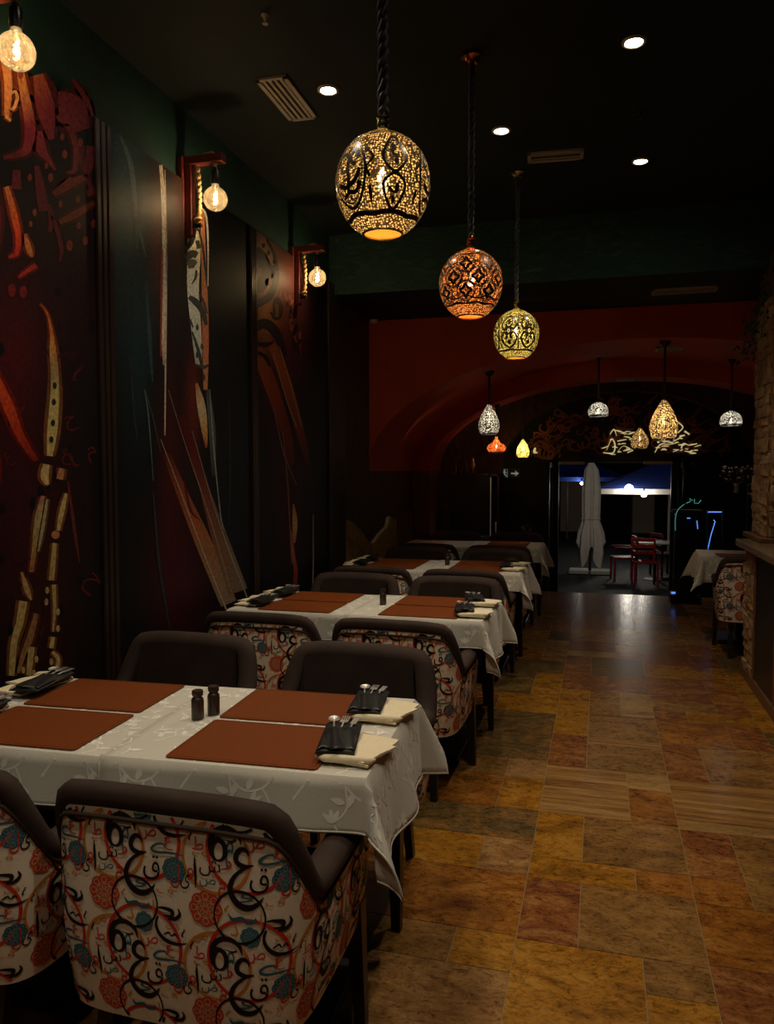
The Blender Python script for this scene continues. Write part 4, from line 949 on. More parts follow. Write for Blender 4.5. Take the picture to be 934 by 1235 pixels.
def make_napkin():
    root = thing('folded_napkin', 'x', 'napkin', group='cream napkins on the tables')
    b = MB()
    def fold(x0, x1, y0, y1, z0, hh, sk):
        def fn(u, v): 
            x = x0 + (x1 - x0) * u + sk * v; y = y0 + (y1 - y0) * v
            return (x, y, z0 + hh * (.55 + .45 * math.sin(math.pi * u)) * (1 + .18 * math.sin(9 * v + 3 * u)))
        b.grid(fn, 10, 12); b.grid(lambda u, v: (fn(u, v)[0], fn(u, v)[1], z0), 10, 12)
        for u0 in (0, 1): b.grid(lambda u, v: (fn(u0, v)[0], fn(u0, v)[1], z0 + (fn(u0, v)[2] - z0) * u), 1, 12)
        for v0 in (0, 1): b.grid(lambda u, v: (fn(u, v0)[0], fn(u, v0)[1], z0 + (fn(u, v0)[2] - z0) * v), 10, 1)
    fold(-.05, .085, -.115, .09, 0, .009, .0); b.build('lower_fold', 'napkin_cream', root, R(40))
    b = MB(); fold(-.045, .075, -.118, .02, .007, .011, .03); b.build('upper_fold', 'napkin_cream', root, R(40))
    b = MB(); b.tube([(-.055, -.118, .010), (-.03, -.125, .012), (.0, -.118, .013), (.05, -.112, .015), (.085, -.10, .013), (.092, -.085, .011)], [.006, .010, .011, .010, .009, .004], 8); b.build('rolled_edge', 'napkin_cream', root, True)
    return root
nap = make_napkin()
def make_pouch():
    root = thing('cutlery_pouch', 'x', 'cutlery pouch', group='black cutlery pouches')
    b = MB()
    def fn(u, v): return (-.05 + .10 * u, -.115 + .23 * v, .003 + .013 * math.sin(math.pi * u) ** .5 * (.5 + .5 * math.sin(math.pi * min(1, v * 1.2)) ** .5))
    b.grid(fn, 10, 12); b.grid(lambda u, v: (fn(u, v)[0], fn(u, v)[1], 0.0005), 10, 12)
    for u0 in (0, 1): b.grid(lambda u, v: (fn(u0, v)[0], fn(u0, v)[1], .0005 + (fn(u0, v)[2] - .0005) * u), 1, 12)
    for v0 in (0, 1): b.grid(lambda u, v: (fn(u, v0)[0], fn(u, v0)[1], .0005 + (fn(u, v0)[2] - .0005) * v), 10, 1)
    b.build('sleeve', 'pouch_black', root, R(45))
    b = MB(); b.grid(lambda u, v: (-.047 + .094 * u, -.113 + .15 * v + .012 * math.sin(9 * u), .0175 * math.sin(math.pi * (.06 + .88 * u)) ** .5 + .003 * math.sin(14 * u + 4 * v)), 16, 10); f_ = b.build('pocket_flap', 'pouch_black', root, True)
    so = f_.modifiers.new('thick', 'SOLIDIFY'); so.thickness = .002
    return root
pouch = make_pouch()
def spoon_mesh(kind):
    m = MB(); m.tube([(0, -.09, .002), (0, -.02, .003), (0, .035, .006)], [.004, .003, .0025], 6, squash=.5)
    if kind == 'spoon': m.grid(lambda u, v: (.017 * (2 * u - 1) * math.sqrt(max(0, 1 - (2 * v - 1) ** 2)), .03 + .05 * v, .007 - .006 * (1 - (2 * u - 1) ** 2) * math.sin(math.pi * v)), 8, 10)
    elif kind == 'fork':
        m.box((-.011, .03, .005), (.011, .05, .0065))
        for k in range(4): m.box((-.011 + .0062 * k, .05, .005), (-.008 + .0062 * k, .085, .0062))
    else: m.box((-.008, .03, .004), (.008, .085, .0055))
    return m
cut = {}
for k in ('spoon', 'fork', 'knife'):
    o = spoon_mesh(k).build('table_' + k, 'steel', None, R(40)); tag(o, 'x', k, 'steel cutlery in the pouches'); cut[k] = o
def make_shaker():
    root = thing('spice_shaker', 'x', 'shaker', group='brown spice shakers')
    b = MB(); b.lathe([(.017, 0), (.0185, .003), (.0185, .055), (.017, .062), (.0125, .067), (.0125, .071)], n=24); b.build('body', 'shaker_wood', root, R(40))
    b = MB(); b.lathe([(.0155, .071), (.0165, .073), (.0165, .084), (.015, .087)], n=24); b.build('cap', 'shaker_wood', root, R(40))
    return root
shk = make_shaker()
side_t = {'R': 'aisle', 'L': 'mural'}
for i, (nm, y0, y1) in enumerate(ROWS):
    yc = (y0 + y1) / 2; rz = R(3.2) if i == 0 else 0
    piv = Vector((-.89, yc, 0))
    def at(x, y, z=0): 
        q = Matrix.Rotation(rz, 3, 'Z') @ (Vector((x, y, 0)) - piv) + piv; return (q.x, q.y, z)
    for sd, xc in (('R', -.89), ('L', -1.585)):
        clone(tab, at(xc, yc), rz, f"black pedestal table on the {side_t[sd]} side, {rowtxt[nm]}", 'pedestal tables in rows')
        clone(clR if sd == 'R' else clL, at(xc, yc), rz, f"white damask tablecloth on the {side_t[sd]} side table, {rowtxt[nm]}", 'white damask tablecloths')
    z1 = TABZ + .0085; zL = TABZ + .0055
    for sd, xm in (('R', -.885), ('L', -1.555)):
        for fb, ym in (('near', yc - .162), ('far', yc + .166)):
            if i == 3 and sd == 'L': continue
            clone(pm_root, at(xm, ym, z1 if sd == 'R' else zL), rz, f"brown leather placemat, {side_t[sd]} side table, {'vault' if fb == 'far' else 'open floor'} edge, {rowtxt[nm]}", 'brown leather placemats')
            if i == 3: continue
            xn = -.665 if sd == 'R' else -1.80; zn = z1 + .0015 if sd == 'R' else zL + .0015
            rr = rz + (R(-8) if sd == 'R' else R(170)) + R(random.uniform(-5, 5))
            w_ = f"{side_t[sd]} end, {'vault' if fb == 'far' else 'open floor'} edge, {rowtxt[nm]}"
            yo = ym + .005
            clone(nap, at(xn + (.045 if sd == 'R' else -.04), yo, zn + .0035), rr, 'folded cream napkin under a black pouch, ' + w_, 'cream napkins on the tables')
            pz_ = zn + .0255
            rp_ = rz + R(9 if sd == 'R' else 4) + R(random.uniform(-4, 4))
            px_, py_, _ = at(xn, yo)
            clone(pouch, (px_, py_, pz_), rp_, 'black cutlery pouch on a cream napkin, ' + w_, 'black cutlery pouches')
            if i < 2:
                for k, (dx, dy, a) in zip(('spoon', 'fork', 'knife'), ((-.024, .066, 6), (-.002, .060, -4), (.022, .050, -8))):
                    v = Matrix.Rotation(rp_, 3, 'Z') @ Vector((dx, dy, 0))
                    clone(cut[k], (px_ + v.x, py_ + v.y, pz_ + .0085), rp_ + R(a), f'steel {k} in the black pouch, ' + w_, 'steel cutlery in the pouches')
    if i < 3:
        for k, (dx, dy) in enumerate(((-1.145, yc - .01), (-1.118, yc + .042))):
            if i and k: continue
            clone(shk, at(dx, dy, z1), 0, f"dark brown spice shaker {'nearer the open floor' if k == 0 and i == 0 else 'nearer the vault' if i == 0 else 'standing alone'} {rowtxt[nm]}", 'brown spice shakers')
# lone table on the other side of the aisle
clone(tab, (1.22, 7.42, 0), 0, 'black pedestal table across the aisle behind the bar counter', 'pedestal tables in rows')
lone = make_cloth('N', HX + .004, HY + .004, .25, .25, .22, TABZ + .006, 9); lone.location = (1.22, 7.42, 0); lone['label'] = 'white tablecloth on the lone table behind the bar counter'
clone(pm_root, (1.2, 7.24, TABZ + .0085), 0, 'brown leather placemat on the lone table behind the bar counter', 'brown leather placemats')

# ================================================================== wall lamps
def make_sconce():
    root = thing('wall_bracket_lamp', 'x', 'wall lamp', group='wooden bracket lamps with bare bulbs')
    b = MB(); b.rbox((0, -.045, -.20), (.035, .045, .23), .004, 1); b.build('back_board', 'bracket_wood', root)
    b = MB(); b.rbox((.035, -.022, -.19), (.075, .022, .20), .004, 1); b.build('post', 'bracket_wood', root)
    b = MB(); b.rbox((.02, -.025, .185), (.26, .025, .23), .004, 1); b.build('arm', 'bracket_wood', root)
    b = MB(); b.lathe([(.012, 0), (.012, .05)], n=10); pg = MB(); pg.add([(z + .07, x, y - .13) for x, y, z in b.v], b.f); pg.build('peg', 'black_wood', root)
    b = MB(); pts = []
    for k in range(60):
        t = k / 59; x = .10 + .012 * math.sin(3.1 * t) ; z = -.13 + .31 * t; pts.append((x + .004 * math.cos(t * 60), .004 * math.sin(t * 60), z))
    pts += [(.12, 0, .215), (.15, 0, .238), (.19, 0, .24), (.205, 0, .22), (.205, 0, .15)]
    b.tube(pts, .011, 7); 
    b.tube([(.10 + .016 * math.cos(a), .016 * math.sin(a), -.12 + .004 * a) for a in [i * .6 for i in range(16)]], .008, 6); b.build('rope', 'rope', root, True)
    b = MB(); b.lathe([(.010, .165), (.014, .15), (.022, .145), (.024, .13), (.024, .085), (.020, .075)], c=(.205, 0, 0), n=18); b.build('socket', 'socket_black', root, R(40))
    bl = MB(); pr_ = [(.018, .078)] + [(.064 * math.sin(R(a)), -.0 + .064 * math.cos(R(a)) ) for a in range(22, 180, 8)] + [(.001, -.064)]
    bl.lathe([(r, z) for r, z in pr_], c=(.205, 0, 0), n=28, cap=False); bo = bl.build('bulb', 'bulb_glass', root, True)
    f = MB(); f.tube([(.205 + .010 * math.cos(a * 1.6), .010 * math.sin(a * 1.6), .035 - .006 * a) for a in range(12)], .0022, 6); f.build('filament', 'filament', bo, True)
    f = MB(); f.lathe([(.004, .07), (.006, .03), (.003, .02)], c=(.205, 0, 0), n=8); f.build('stem', 'white_plastic', bo, True)
    lamp('bulb_light', 'POINT', (.205, 0, 0), BULB_W, (1, .70, .38), root, .012)
    return root
sc_ = make_sconce()
for px, py, lb in ((20, 62, 'wooden bracket lamp with rope above the wine red mural'), (260, 240, 'wooden bracket lamp with rope above the teal mural'), (383, 335, 'wooden bracket lamp with rope above the orange mural')):
    p = un(px, py, x=XL + .205)
    clone(sc_, (XL, p.y, p.z), 0, lb, 'wooden bracket lamps with bare bulbs')

# ================================================================== lanterns
def globe_profile(r, h0, h1, open_r, n=22):
    """pierced globe: r radius, from bottom opening to the neck"""
    out = []
    a0 = math.asin(open_r / r)
    for k in range(n + 1):
        a = a0 + (math.pi - .13 - a0) * k / n
        rr = r * math.sin(a); z = -math.cos(a) * (h0 if a < math.pi / 2 else h1); out.append((rr, z))
    return out
def lantern(name, label, c, prof, shade, metal, ztop_, watts, col, pattern, group, bulb_s=1.0, cordr=.012, braid=True, fm='dark_filigree', seed=1):
    t = thing(name, label, 'pendant lamp', (c[0], c[1], c[2]), 0, group)
    zt = prof[-1][1]; r1 = prof[-1][0]
    b = MB(); b.lathe(prof, n=48, cap=False); sh = b.build('shade', shade, t, True)
    # rim of the opening and neck
    b = MB(); b.tube([(prof[0][0] * math.cos(R(a)), prof[0][0] * math.sin(R(a)), prof[0][1]) for a in range(0, 360, 12)], .004 if r1 > .01 else .003, 6, True); b.build('rim', metal, t, True)
    s = max(p[0] for p in prof) / .15
    b = MB(); b.lathe([(r1 * 1.0, zt), (r1 * 1.05 + .004 * s, zt + .006 * s), (.014 * s, zt + .016 * s), (.021 * s, zt + .028 * s), (.016 * s, zt + .040 * s), (.022 * s, zt + .048 * s), (.012 * s, zt + .058 * s), (.010 * s, zt + .066 * s)], n=18); b.build('cap', metal, t, R(60))
    if braid: b = MB(); b.lathe([(prof[0][0] * .97, prof[0][1] + .004), (prof[0][0] * .97, prof[0][1] + .006)], n=28, cap=True); b.build('diffuser', 'frosted_diffuser', t)
    top = ztop_ - c[2]; z0 = zt + .06 * s
    b = MB(); n = max(8, int((top - z0) / .02)); k0 = 3
    if braid:
        for q in range(3):
            b.tube([(cordr * .55 * math.cos(i * .55 + q * 2.09), cordr * .55 * math.sin(i * .55 + q * 2.09), z0 + (top - .02 - z0) * i / (n * 2)) for i in range(n * 2 + 1)], [cordr * (.55 + .14 * math.sin(i * 1.3 + q)) for i in range(n * 2 + 1)], 6)
    else: b.tube([(0, 0, z0), (0, 0, top - .01)], cordr, 8)
    b.build('cord', 'cord_cloth', t, True)
    b = MB(); b.lathe([(.014, top - .05), (.03, top - .045), (.035, top - .03), (.05, top - .018), (.05, top)], n=20); b.build('ceiling_rose', metal if braid else 'black_metal', t, R(50))
    b = MB(); b.lathe([(.002, .045 * bulb_s), (.009 * bulb_s, .03 * bulb_s), (.013 * bulb_s, .01 * bulb_s), (.011 * bulb_s, -.012 * bulb_s), (.004 * bulb_s, -.03 * bulb_s)][::-1], n=12); b.build('bulb', 'flame_bulb', t, True)
    lamp('lantern_light', 'POINT', (0, 0, 0), watts, col, t, .02)
    if pattern:
        zs = [p[1] for p in prof]
        def rad(z):
            for (ra, za), (rb, zb) in zip(prof, prof[1:]):
                if za <= z <= zb: return ra + (rb - ra) * (z - za) / (zb - za + 1e-9)
            return prof[0][0] if z < zs[0] else prof[-1][0]
        rmx = max(p[0] for p in prof)
        def M(x, z, l):    # x: length along the belly, z: height
            a = x / rmx; r = rad(z) + .0015 + l; return (r * math.cos(a), r * math.sin(a), z)
        m = MB(); d = MB()
        wk = (2.0 if pattern is pat_oval else 1.55) if braid else 1.0
        def st_(pts, w, closed=False, per=5):
            stroke(m, pts, w * wk, (0, 0, 0), M, .0, per, closed)
            if braid and closed and w > .004:       # a row of pierced dots follows each outline
                q = catmull(pts, 10, True); acc = 0; cxm = sum(p[0] for p in pts) / len(pts); cym = sum(p[1] for p in pts) / len(pts)
                for a_, b_ in zip(q, q[1:] + q[:1]):
                    acc += math.dist(a_, b_)
                    if acc > .0085:
                        acc = 0; l_ = math.dist(a_, (cxm, cym)); e_ = 1 - .0085 / max(l_, .01)
                        blob(d, circ(cxm + (a_[0] - cxm) * e_, cym + (a_[1] - cym) * e_, .0024, 6), (0, 0, 0), M, .0006, None, 0)
        pattern(st_, lambda x, y, rx, ry: blob(m, circ(x, y, rx, 8, ry), (0, 0, 0), M, .0003, None, 0), lambda pts: blob(m, pts, (0, 0, 0), M, .0002, None, 3), rmx, zs[0], zs[-1], random.Random(seed))
        m.build('filigree', fm, sh, fix=False)
        if d.v: tag(d.build('pierced_dots', 'pierced_hole', sh, fix=False), kind='stuff')
    return t
def pat_oval(s, dot, fill, r, z0, z1, rd):
    n = 6; P = 2 * math.pi * r / n
    for k in range(n):
        cx = P * k
        if k % 2 == 0:      # large medallion with scrolls
            s(circ(cx, -.005, .066, 18, .098), .0042, True); s(circ(cx, -.005, .056, 18, .086), .002, True)
            s([(cx - .045, .02), (cx - .03, .055), (cx, .045), (cx + .005, .015), (cx - .02, .0), (cx - .03, .02)], .0062); s([(cx + .045, .03), (cx + .02, .065), (cx + .012, .035), (cx + .03, .012)], .0062)
            s([(cx - .045, -.03), (cx - .01, -.045), (cx + .03, -.03), (cx + .048, -.0)], .0066); s([(cx, .015), (cx + .004, -.02), (cx - .004, -.06), (cx - .03, -.07)], .006); s([(cx, -.06), (cx + .03, -.062), (cx + .045, -.035)], .006)
        else:               # pointed leaf medallion
            s([(cx, .10), (cx + .030, .055), (cx + .034, .02), (cx, -.015), (cx - .034, .02), (cx - .030, .055)], .0042, True); s([(cx, .088), (cx + .024, .05), (cx + .026, .022), (cx, -.004), (cx - .026, .022), (cx - .024, .05)], .002, True)
            s([(cx, -.02), (cx + .034, -.045), (cx + .028, -.085), (cx, -.115), (cx - .028, -.085), (cx - .034, -.045)], .0042, True)
            fill([(cx - .004, .075), (cx + .007, .06), (cx - .002, .045), (cx - .010, .058)]); fill([(cx + .006, .03), (cx + .013, .018), (cx + .004, .005), (cx - .003, .018)]); s([(cx - .012, .05), (cx, .033), (cx + .016, .04)], .004)
            fill([(cx + .01, -.045), (cx + .016, -.06), (cx + .004, -.07), (cx + .0, -.058)]); s([(cx - .018, -.06), (cx, -.072), (cx + .015, -.064)], .004); fill([(cx - .005, -.08), (cx + .005, -.09), (cx - .002, -.102), (cx - .01, -.09)])
        s([(cx + P / 2, .09), (cx + P / 2 - .012, .06), (cx + P / 2 + .012, .03), (cx + P / 2 - .008, -.0), (cx + P / 2, -.03)], .0036); fill([(cx + P / 2 - .012, .07), (cx + P / 2 - .004, .055), (cx + P / 2 - .012, .04), (cx + P / 2 - .018, .055)])
        for sg in (-1, 1): fill([(cx + P / 2 * sg * .98, -.05), (cx + P / 2 * sg + .006, -.075), (cx + P / 2 * sg, -.10), (cx + P / 2 * sg - .006, -.075)])
        s([(cx - P / 2, -.125), (cx, -.118), (cx + P / 2, -.125)], .006); s([(cx - P / 2, .115), (cx, .125), (cx + P / 2, .115)], .003)
def pat_star(s, dot, fill, r, z0, z1, rd):
    n = 8; P = 2 * math.pi * r / n
    for row, zc in enumerate((-.062, .0, .062)):
        for k in range(n):
            cx = P * (k + .5 * (row % 2)); q = .024
            s([(cx, zc + q * 1.15), (cx + q * .45, zc + q * .45), (cx + q * 1.15, zc), (cx + q * .45, zc - q * .45), (cx, zc - q * 1.15), (cx - q * .45, zc - q * .45), (cx - q * 1.15, zc), (cx - q * .45, zc + q * .45)], .0085, True)
            s(circ(cx, zc, .046, 12, .044), .0028, True); s(circ(cx, zc, .040, 12, .038), .0016, True)
    for zc in (-.115, .11): s([(P * k * .5, zc + .004 * (k % 2)) for k in range(n * 2 + 1)], .005)
    for k in range(n): s([(P * k, -.10), (P * k + .012, -.085), (P * k + P * .5, -.095), (P * k + P - .012, -.085), (P * k + P, -.10)], .004)
def pat_scroll(s, dot, fill, r, z0, z1, rd):
    n = 7; P = 2 * math.pi * r / n
    for k in range(n):
        cx = P * k
        for sg in (-1, 1):
            s([(cx, .10), (cx + sg * .035, .075), (cx + sg * .05, .035), (cx + sg * .03, .008), (cx + sg * .012, .025), (cx + sg * .022, .045)], .0075); s([(cx, -.105), (cx + sg * .035, -.085), (cx + sg * .052, -.045), (cx + sg * .034, -.012), (cx + sg * .012, -.025), (cx + sg * .02, -.05)], .0075)
        s([(cx, .02), (cx + .016, 0), (cx, -.02), (cx - .016, 0)], .005, True); fill([(cx, .07), (cx + .008, .055), (cx, .035), (cx - .008, .055)]); fill([(cx, -.085), (cx + .012, -.072), (cx, -.055), (cx - .012, -.072)])
        s([(cx + P / 2, .11), (cx + P / 2 - .008, .0), (cx + P / 2, -.115)], .004); s([(cx - P / 2, -.12), (cx, -.115), (cx + P / 2, -.12)], .006)
def pat_net(s, dot, fill, r, z0, z1, rd):
    h = z1 - z0; n = 9; P = 2 * math.pi * r / n; rowsn = max(3, int(h / (P * .8)))
    for j in range(rowsn):
        zc = z0 + h * (j + .5) / rowsn
        for k in range(n):
            cx = P * (k + .5 * (j % 2)); q = P * .36
            s([(cx, zc + q), (cx + q * .8, zc), (cx, zc - q), (cx - q * .8, zc)], r * .035, True, 3); dot(cx, zc, r * .05, r * .05)
    s([(P * k, z0 + .01) for k in range(n + 1)], r * .08, False, 3)
gp = globe_profile(.15, .172, .158, .062)
G3 = 'pierced globe lanterns over the dining aisle'
lantern('globe_lantern', 'large silver pierced globe lantern with warm amber glow', un(462, 222, y=2.405), gp, 'shade_silver', 'silver_metal', CEIL, LANT_W, (1, .74, .40), pat_oval, G3, 1.15, .017, seed=1)
lantern('globe_lantern', 'copper pierced globe lantern with orange glow on braided cord', un(568, 342, y=3.695), gp, 'shade_copper', 'copper', CEIL, LANT_W * 1.35, (1, .66, .34), pat_star, G3, 1.1, .015, seed=2)
lantern('globe_lantern', 'gold pierced globe lantern with yellow glow nearest the beam', un(623, 403, y=5.169), gp, 'shade_gold', 'gold_metal', CEIL, LANT_W * 1.35, (1, .80, .40), pat_scroll, G3, 1.1, .014, seed=3)
GV = 'small pierced pendants under the red vault'
def tear(r, h): return [(r * .62, -h * .46), (r * .86, -h * .38), (r, -h * .2), (r * .96, -h * .02), (r * .74, h * .2), (r * .45, h * .38), (r * .24, h * .50), (r * .17, h * .54)]
def dome(r): return [(r * .82, -r * .50), (r * .98, -r * .30), (r, -r * .05), (r * .90, r * .32), (r * .68, r * .60), (r * .40, r * .78), (r * .16, r * .85)]
def onion(r): return [(r * .55, -r * .62), (r * .9, -r * .42), (r, -r * .1), (r * .84, r * .22), (r * .42, r * .45), (r * .22, r * .75), (r * .12, r * 1.05)]
def pend(px, py, y, D, prof, shade, label, w, col, fm='dark_filigree', dz=0, bs=.9):
    c = un(px, py, y=y); c.z += dz
    lantern('pierced_pendant', label, c, prof, shade, 'black_metal', vault_z(c.x, c.y) + .004, w, col, pat_net, GV, bs, .011, False, fm)
VW = LANT_W * 1.7
pend(590, 508, 7.70, .22, tear(.107, .29), 'shade_white', 'black teardrop pendant with white light nearest the red arch', VW * .8, (1, .88, .7))
pend(599, 539, 10.4, .26, onion(.13), 'shade_orange', 'glowing orange onion shaped pendant', VW * 1.6, (1, .6, .35))
pend(631, 542, 11.8, .20, tear(.10, .27), 'shade_gold', 'small yellow teardrop pendant beside the exit sign', VW * 1.4, (1, .85, .5))
pend(722, 496, 9.70, .25, dome(.125), 'shade_white', 'black dome pendant with white light over the doorway axis', VW * 1.2, (1, .92, .8))
pend(801, 509, 7.50, .25, tear(.127, .36), 'shade_amber', 'large amber teardrop pendant with a bright neck', VW * 1.5, (1, .8, .52))
pend(772, 530, 11.1, .25, tear(.12, .28), 'shade_amber', 'dim brown teardrop pendant before the calligraphy screen', VW * .5, (1, .8, .5))
pend(882, 507, 9.75, .25, dome(.125), 'shade_white', 'black dome pendant with white light beside the stone pillar', VW * 1.2, (1, .92, .8))

# ================================================================== end of the room
# calligraphy screen in the lunette over the door
t = thing('calligraphy_screen', 'carved calligraphy screen in the lunette above the doorway', 'wall screen', (VC, 12.49, 1.72))
poly = [(1.74 * math.cos(math.pi * k / 30), 1.02 * math.sin(math.pi * k / 30)) for k in range(31)]
b = MB(); b.prism(poly, -.03, 0, 1); b.build('board', 'dark_wall', t)
sm_ = MB(); rg = random.Random(17); lets = 'عقكصطهلسشحمفوجيرن'
def MS(x, y, l): return (x, -.034 - l, y)
for k in range(60):
    a = rg.uniform(.05, math.pi - .05); rr = rg.uniform(.25, .93); x, z = 1.68 * rr * math.cos(a), .96 * rr * math.sin(a)
    if z < .06: continue
    h = rg.uniform(.14, .30); put_glyph(sm_, rg.choice(lets), x, z, None, h, (0, 0, 0), MS, rg.uniform(0, .003), None, 1, None, rg.uniform(-.8, .8))
for k in range(16):
    a = rg.uniform(.25, 2.9); x, z = 1.3 * math.cos(a), .70 * math.sin(a); d = rg.uniform(-.6, .6)
    stroke(sm_, [(x - .28, z - .12 + d * .1), (x - .08, z + .05), (x + .1, z - .03), (x + .3, z + .12 - d * .1)], [.01, .045, .04, .01], (0, 0, 0), MS, .004)
o = sm_.build('raised_letters', 'screen_brown', t, fix=False); so = o.modifiers.new('thick', 'SOLIDIFY'); so.thickness = .012
lit = MB()  # the glow of these pieces stands in for light through the screen
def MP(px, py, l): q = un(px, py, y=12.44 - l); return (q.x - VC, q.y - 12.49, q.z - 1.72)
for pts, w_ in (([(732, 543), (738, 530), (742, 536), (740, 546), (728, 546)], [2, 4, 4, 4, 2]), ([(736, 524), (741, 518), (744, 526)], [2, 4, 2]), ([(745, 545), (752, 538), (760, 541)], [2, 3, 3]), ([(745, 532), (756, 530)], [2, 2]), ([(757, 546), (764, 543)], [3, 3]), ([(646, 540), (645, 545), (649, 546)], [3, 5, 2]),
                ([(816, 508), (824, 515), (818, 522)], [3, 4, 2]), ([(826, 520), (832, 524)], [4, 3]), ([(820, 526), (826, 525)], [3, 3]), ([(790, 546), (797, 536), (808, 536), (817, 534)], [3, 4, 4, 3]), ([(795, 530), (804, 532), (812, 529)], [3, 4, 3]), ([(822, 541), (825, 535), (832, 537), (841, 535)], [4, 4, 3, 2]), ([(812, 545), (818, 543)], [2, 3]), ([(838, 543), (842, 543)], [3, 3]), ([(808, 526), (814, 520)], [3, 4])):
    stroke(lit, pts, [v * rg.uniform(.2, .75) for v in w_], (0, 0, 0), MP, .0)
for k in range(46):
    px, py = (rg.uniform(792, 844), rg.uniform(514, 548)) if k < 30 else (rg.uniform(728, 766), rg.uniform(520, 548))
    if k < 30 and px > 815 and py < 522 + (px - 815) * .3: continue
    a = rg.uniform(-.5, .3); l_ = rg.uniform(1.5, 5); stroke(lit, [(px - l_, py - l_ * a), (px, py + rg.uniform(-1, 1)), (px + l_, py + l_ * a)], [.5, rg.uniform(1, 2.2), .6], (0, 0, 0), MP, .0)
o = lit.build('painted_glow_letters', 'painted_glow_gold', t, fix=False); o['label'] = 'letters and flecks with a golden glow painted in for light'
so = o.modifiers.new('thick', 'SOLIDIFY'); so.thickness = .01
# leafy garland beside the door
t = thing('garland', 'leafy garland hanging beside the right door jamb', 'garland', (1.32, 12.38, LOW)); gb = MB(); gs_ = MB(); gw = MB()
gs_.tube([(0, .06, 0), (.03, .05, .8), (-.02, .05, 1.5), (.03, .05, 2.25)], .008, 6)
for k in range(230):
    z = rg.uniform(.5, 2.3); p = Vector((rg.gauss(0, .11), rg.uniform(-.06, .06), z)); r1 = Vector((rg.uniform(-1, 1), rg.uniform(-.5, .5), rg.uniform(-1, 1))).normalized(); r2 = r1.orthogonal().normalized(); s_ = rg.uniform(.03, .06)
    gb.add([p, p + r1 * s_ * .5 + r2 * s_ * .35, p + r1 * s_, p + r1 * s_ * .5 - r2 * s_ * .35], [(0, 1, 2, 3)])
gb.build('leaves', 'leaf', t, fix=False); gs_.build('stem', 'leaf', t, True)
# emergency exit sign
p = un(615, 571, y=12.44); t = thing('exit_sign', 'small emergency exit sign with running figure and arrow', 'exit sign', (p.x, 12.5, p.z))
b = MB(); b.rbox((-.17, -.05, -.08), (.17, 0, .08), .006, 1); b.build('case', 'sign_dark', t)
b = MB()
def ME(x, y, l): return (x, -.052 - l, y)
stroke(b, [(.02, 0), (.13, 0)], .025, (0, 0, 0), ME); blob(b, [(.08, .05), (.15, 0), (.08, -.05), (.10, 0)], (0, 0, 0), ME, .0005, None, 0)
stroke(b, [(-.10, -.055), (-.085, -.015), (-.09, .03)], .018, (0, 0, 0), ME); stroke(b, [(-.085, -.015), (-.055, -.03), (-.05, -.058)], .015, (0, 0, 0), ME); stroke(b, [(-.125, .0), (-.10, .028), (-.065, .022), (-.05, .0)], .012, (0, 0, 0), ME); blob(b, circ(-.082, .05, .013, 10), (0, 0, 0), ME, 0, None, 0)
stroke(b, [(-.14, -.065), (-.14, .068), (-.035, .068), (-.035, -.065)], .006, (0, 0, 0), ME, 0, 1)
b.build('pictogram', 'sign_light', t, fix=False)
# tall drinks fridge
FX0, FX1, FY0, FY1 = -2.02, -1.33, 10.55, 11.15
t = thing('drinks_fridge', 'tall black drinks fridge with a narrow lit glass door edge', 'fridge', (-1.675, 10.85, LOW)); hgt = 1.46 - LOW
b = MB(); b.rbox((-.345, -.30, .0), (.20, .30, hgt), .01, 1); b.build('body', 'black_metal', t)
dr_ = MB(); dr_.box((.20, -.30, .08), (.225, .30, hgt - .0)); dr_.box((.32, -.30, .08), (.345, .30, hgt)); dr_.box((.20, -.30, .0), (.345, .30, .08)); dr_.box((.20, -.30, hgt - .03), (.345, .30, hgt)); dd = dr_.build('glass_door_frame', 'slat_metal', t)
b = MB(); b.box((.225, -.24, .08), (.32, -.23, hgt - .03)); b.build('pane', 'dark_glass', dd)
b = MB(); b.box((.228, -.292, 1.1), (.234, -.288, hgt - .05)); b.build('light_strip', 'fridge_light', dd)
b = MB(); b.tube([(.31, -.31, .9), (.31, -.33, .92), (.31, -.33, 1.4), (.31, -.31, 1.42)], .008, 6); b.build('handle', 'steel', dd, True)
for k, (x, h_, m_) in enumerate(((-1.93, .26, 'dark_glass'), (-1.83, .20, 'shaker_wood'), (-1.72, .24, 'gold_metal'))):
    t = thing('bottle', ('tall dark bottle standing on the black fridge', 'short brown bottle standing on the black fridge', 'golden bottle standing on the black fridge')[k], 'bottle', (x, 10.75, 1.46), 0, 'bottles on top of the fridge')
    b = MB(); b.lathe([(.032, 0), (.035, .01), (.035, h_ * .55), (.014, h_ * .72), (.012, h_ * .93)], n=14); b.build('body', m_, t, R(40))
    b = MB(); b.lathe([(.014, h_ * .93), (.014, h_)], n=12); b.build('stopper', 'black_metal', t, R(40))
